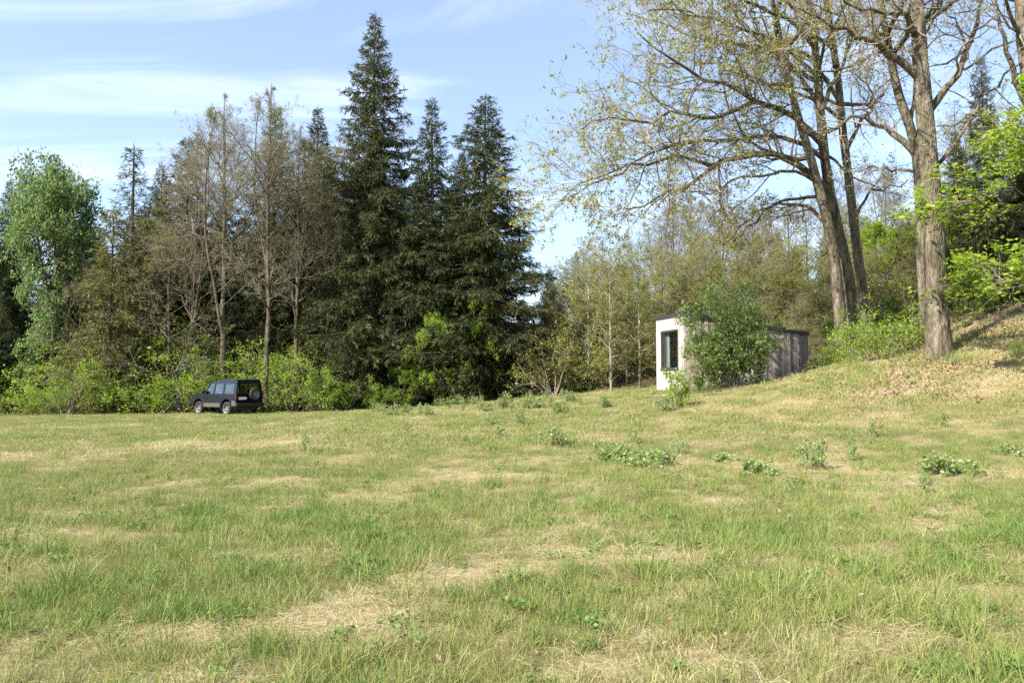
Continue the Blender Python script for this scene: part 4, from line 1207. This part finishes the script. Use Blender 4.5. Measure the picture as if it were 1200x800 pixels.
# ------------------------------------------------------------------ grass
def grass_mat():
    m, n, l, out = new_mat('grass_blades')
    ai = n.new('ShaderNodeAttribute'); ai.attribute_type = 'INSTANCER'; ai.attribute_name = 'tint'
    av = n.new('ShaderNodeAttribute'); av.attribute_name = 'var'
    mm = n.new('ShaderNodeMath'); mm.operation = 'MULTIPLY_ADD'; mm.inputs[1].default_value = .42; mm.inputs[2].default_value = -.21
    l.new(av.outputs['Fac'], mm.inputs[0])
    ad = n.new('ShaderNodeMath'); ad.operation = 'ADD'; ad.use_clamp = True
    l.new(mm.outputs[0], ad.inputs[0]); l.new(ai.outputs['Fac'], ad.inputs[1])
    r = ramp(n, [(0, (.105, .205, .04)), (.25, (.18, .26, .058)), (.5, (.28, .29, .09)), (.72, (.385, .35, .155)), (1, (.54, .47, .30))])
    l.new(ad.outputs[0], r.inputs[0])
    pb = n.new('ShaderNodeBsdfPrincipled'); pb.inputs['Roughness'].default_value = .55; pb.inputs['Specular IOR Level'].default_value = .3
    l.new(r.outputs[0], pb.inputs['Base Color'])
    tr = n.new('ShaderNodeBsdfTranslucent'); l.new(r.outputs[0], tr.inputs[0])
    mxs = n.new('ShaderNodeMixShader'); mxs.inputs[0].default_value = .35
    l.new(pb.outputs[0], mxs.inputs[1]); l.new(tr.outputs[0], mxs.inputs[2]); l.new(mxs.outputs[0], out.inputs[0])
    return m
M['grass'] = grass_mat()

def tuft(seed, nb, h, spread, lie, width=.004, curl=.5, straw=0.0):
    rng = np.random.default_rng(seed)
    a = rng.uniform(0, 6.28, nb); rr = spread * np.sqrt(rng.uniform(0, 1, nb))
    p = np.stack([rr * np.cos(a), rr * np.sin(a), np.full(nb, -.01)], 1)
    az = rng.uniform(0, 6.28, nb); el = np.clip(rng.normal(lie, .28, nb), 0, 1.5)
    d = np.stack([np.cos(az) * np.sin(el), np.sin(az) * np.sin(el), np.cos(el)], 1)
    L = h * rng.uniform(.45, 1.2, nb)
    n = 4
    pts = [p]; dd = d
    for i in range(n - 1):
        dd = norm(dd + np.array([0, 0, -1]) * curl * (i + .5) / n * rng.uniform(.3, 1.4, (nb, 1)) + rng.normal(0, .07, (nb, 3)))
        q = pts[-1] + dd * (L / (n - 1))[:, None]
        q[:, 2] = np.maximum(q[:, 2], .004 + rng.uniform(0, .02, nb))
        pts.append(q)
    path = np.stack(pts, 1)
    side = norm(np.cross(d, rng.normal(0, 1, (nb, 3))))
    w = width * rng.uniform(.6, 1.3, nb)[:, None] * np.array([.8, 1, .75, .12])[None]
    Lf = path - side[:, None, :] * w[:, :, None] * .5; Rt = path + side[:, None, :] * w[:, :, None] * .5
    V = np.stack([Lf, Rt], 2).reshape(-1, 3)
    idx = np.arange(nb * n * 2).reshape(nb, n, 2)
    F = np.stack([idx[:, :-1, 0], idx[:, :-1, 1], idx[:, 1:, 1], idx[:, 1:, 0]], -1).reshape(-1, 4)
    var = np.repeat(np.clip(rng.uniform(0, 1, nb) + straw * (rng.uniform(0, 1, nb) < .3), 0, 1.6), n - 1)
    return mk_mesh('tuft', V, F, M['grass'], {'var': ('FACE', var)})

def weed(seed):
    rng = np.random.default_rng(seed)
    c = np.stack([rng.normal(0, .05, 40), rng.normal(0, .05, 40), rng.uniform(.01, .09, 40)], 1)
    V, F = leaf_quads(rng, c, .035, .022, (0, 0, 1.5))
    return mk_mesh('weed', V, F, M['grass'], {'var': ('FACE', rng.uniform(0, .7, 40))})

lib = bpy.data.collections.new('grass_library')
lib_meshes = [tuft(1, 46, .13, .11, .35), tuft(2, 46, .16, .12, .45), tuft(3, 40, .10, .13, .6), tuft(4, 36, .21, .09, .32, .0045),
              tuft(5, 44, .17, .13, 1.15, .0035, .35), tuft(6, 44, .20, .15, 1.3, .003, .3), tuft(7, 5, .42, .05, .28, .0022, .2), weed(8),
              tuft(9, 60, .12, .30, .5, .008), tuft(10, 50, .14, .30, .9, .008),
              tuft(11, 5, .30, .12, 1.2, .003, .45)]
for i, me in enumerate(lib_meshes):
    lib.objects.link(bpy.data.objects.new('tuft_%02d' % i, me))

rngg = np.random.default_rng(33)
def scatter(d0, d1, dens, margin=1.5):
    area_w = 2 * (d1 * .70 + margin)
    N = int(area_w * (d1 - d0) * dens)
    x = rngg.uniform(-area_w / 2, area_w / 2, N); y = rngg.uniform(d0, d1, N)
    k = np.abs(x) < y * .70 + margin
    return x[k], y[k]
pts = []
for d0, d1, dens in [(2.8, 6, 120), (6, 10, 85), (10, 16, 46), (16, 25, 20), (25, 47, 11)]:
    x, y = scatter(d0, d1, dens)
    pts.append(np.stack([x, y], 1))
pts = np.concatenate(pts)
x, y = pts.T
sw = straw_w(x, y); bw_ = bank_w(x, y); ww = wood_w(x, y)
patch = fbm(x * 1.1, y * 1.1, 51); big = fbm(x * .3, y * .25, 61); lush = fbm(x * 2.6, y * 2.6, 57, 2)
keep = (rngg.uniform(0, 1, len(x)) > bw_ * .2) & (rngg.uniform(0, 1, len(x)) > ww * .93) & (rngg.uniform(0, 1, len(x)) > sstep(.55, .95, sw) * .35)
# keep grass out of the cabin footprint
cx_, cy_ = x - cab.location.x, y - cab.location.y
la = cx_ * ax[0] + cy_ * ax[1]; lb_ = -cx_ * ax[1] + cy_ * ax[0]
keep &= ~((la > -.05) & (la < CL + .05) & (lb_ > -.02) & (lb_ < CW))
x, y, sw, bw_, ww, patch, big, lush = [q[keep] for q in (x, y, sw, bw_, ww, patch, big, lush)]
N = len(x)
z = height(x, y)
u_ = rngg.uniform(0, 1, N)
strawy = sw + rngg.normal(0, .2, N) > .55
typ = np.where(strawy, rngg.choice([4, 5, 2], N, p=[.45, .4, .15]), rngg.choice([0, 1, 2, 3], N, p=[.32, .28, .2, .2]))
typ = np.where(u_ < .02, 6, typ); typ = np.where((u_ > .02) & (u_ < .045) & (y < 22), 10, typ); typ = np.where((u_ > .95) & (y < 14), 7, typ)
far = y > 17
typ = np.where(far & (typ != 6) & (typ != 10), np.where(strawy, 9, 8), typ)
tint = .42 + .24 * sw + .30 * (patch - .5) + .30 * (big - .5) + rngg.normal(0, .09, N) + np.where(strawy, .16, 0) - .14 * sstep(.52, .7, lush) * ~strawy
tint = np.where(typ == 6, .72, tint); tint = np.where(typ == 10, .88, tint); tint = np.where(typ == 7, .1, tint); tint = tint + bw_ * rngg.normal(.0, .14, N)
tint = np.clip(tint, 0, 1)
scl = rngg.uniform(.45, 1.0, N) * (1 + .35 * sstep(.52, .72, lush)) * np.where(strawy, .95, 1) * np.where(ww > .5, 1.3, 1) * (1 + .8 * bw_ * rngg.uniform(.3, 1, N))
scl *= 1 - .25 * sstep(10, 20, y) * (typ < 8)
rot = np.stack([rngg.normal(0, .10, N), rngg.normal(0, .10, N), rngg.uniform(0, 6.28, N)], 1)
gm = bpy.data.meshes.new('grass')
gm.vertices.add(N); gm.vertices.foreach_set('co', np.stack([x, y, z], 1).astype(np.float32).ravel())
for nm, ty, arr in (('idx', 'INT', typ.astype(np.int32)), ('scl', 'FLOAT', scl.astype(np.float32)), ('tint', 'FLOAT', tint.astype(np.float32))):
    a_ = gm.attributes.new(nm, ty, 'POINT'); a_.data.foreach_set('value', arr)
a_ = gm.attributes.new('rot', 'FLOAT_VECTOR', 'POINT'); a_.data.foreach_set('vector', rot.astype(np.float32).ravel())
grass = link('grass', gm, label='tussocky meadow grass, green with straw-coloured dead patches', cat='grass', kind='stuff')

def instancer(coll):
    ng = bpy.data.node_groups.new('scatter_tufts', 'GeometryNodeTree')
    ng.interface.new_socket('Geometry', in_out='INPUT', socket_type='NodeSocketGeometry')
    ng.interface.new_socket('Geometry', in_out='OUTPUT', socket_type='NodeSocketGeometry')
    n, l = ng.nodes, ng.links
    gi, go = n.new('NodeGroupInput'), n.new('NodeGroupOutput')
    ci = n.new('GeometryNodeCollectionInfo'); ci.inputs['Collection'].default_value = coll
    ci.inputs['Separate Children'].default_value = True; ci.inputs['Reset Children'].default_value = True
    ip = n.new('GeometryNodeInstanceOnPoints'); ip.inputs['Pick Instance'].default_value = True
    def attr(nm, t):
        q = n.new('GeometryNodeInputNamedAttribute'); q.data_type = t; q.inputs['Name'].default_value = nm
        return q.outputs[0]
    l.new(gi.outputs[0], ip.inputs['Points']); l.new(ci.outputs[0], ip.inputs['Instance'])
    l.new(attr('idx', 'INT'), ip.inputs['Instance Index']); l.new(attr('rot', 'FLOAT_VECTOR'), ip.inputs['Rotation'])
    l.new(attr('scl', 'FLOAT'), ip.inputs['Scale']); l.new(ip.outputs[0], go.inputs[0])
    return ng
grass.modifiers.new('scatter', 'NODES').node_group = instancer(lib)

# ------------------------------------------------------------------ fallen oak leaves
M['dry'] = leaf_mat('dry_oak_leaves', [(0, (.14, .085, .05)), (.5, (.27, .18, .11)), (1, (.40, .31, .22))], trans=.15, objvar=0)
rngl = np.random.default_rng(44)
xa = rngl.uniform(3, 24, 60000); ya = rngl.uniform(15, 34, 60000)
ka = rngl.uniform(0, 1, 60000) < bank_w(xa, ya) * (.08 + .92 * sstep(.45, .65, fbm(xa * .8, ya * .8, 91)))
xb, yb = scatter(3, 30, 45); 
kb = rngl.uniform(0, 1, len(xb)) < (.10 + .25 * sstep(-4, 8, xb)) * sstep(.45, .7, fbm(xb * .9, yb * .9, 92))
xl = np.r_[xa[ka], xb[kb]]; yl = np.r_[ya[ka], yb[kb]]
zl = height(xl, yl) + rngl.uniform(.005, .06, len(xl))
V, F = leaf_quads(rngl, np.stack([xl, yl, zl], 1), np.r_[rngl.uniform(.06, .12, ka.sum()), rngl.uniform(.03, .07, kb.sum())][:, None], np.r_[rngl.uniform(.04, .07, ka.sum()), rngl.uniform(.02, .045, kb.sum())][:, None], (0, 0, .9), fold=.45)
link('fallen_leaves', mk_mesh('fallen_leaves', V, F, M['dry'], {'var': ('FACE', rngl.uniform(0, 1, len(F)))}), label='dry brown oak leaves strewn over the bank and grass', cat='leaves', kind='stuff')


# things that still share a label are told apart by their height where that differs clearly
by_label = {}
for o in sc.objects:
    if o.parent is None and o.get('label') and o.type == 'EMPTY':
        by_label.setdefault(o['label'], []).append(o)
for lab, obs in by_label.items():
    if len(obs) < 2:
        continue
    tall = sorted(obs, key=lambda o: max((o.scale.z * max(v[2] for v in c.bound_box)) for c in o.children))
    tall[-1]['label'] = ('taller ' if len(obs) == 2 else 'highest ') + lab
    tall[0]['label'] = ('shorter ' if len(obs) == 2 else 'lowest ') + lab
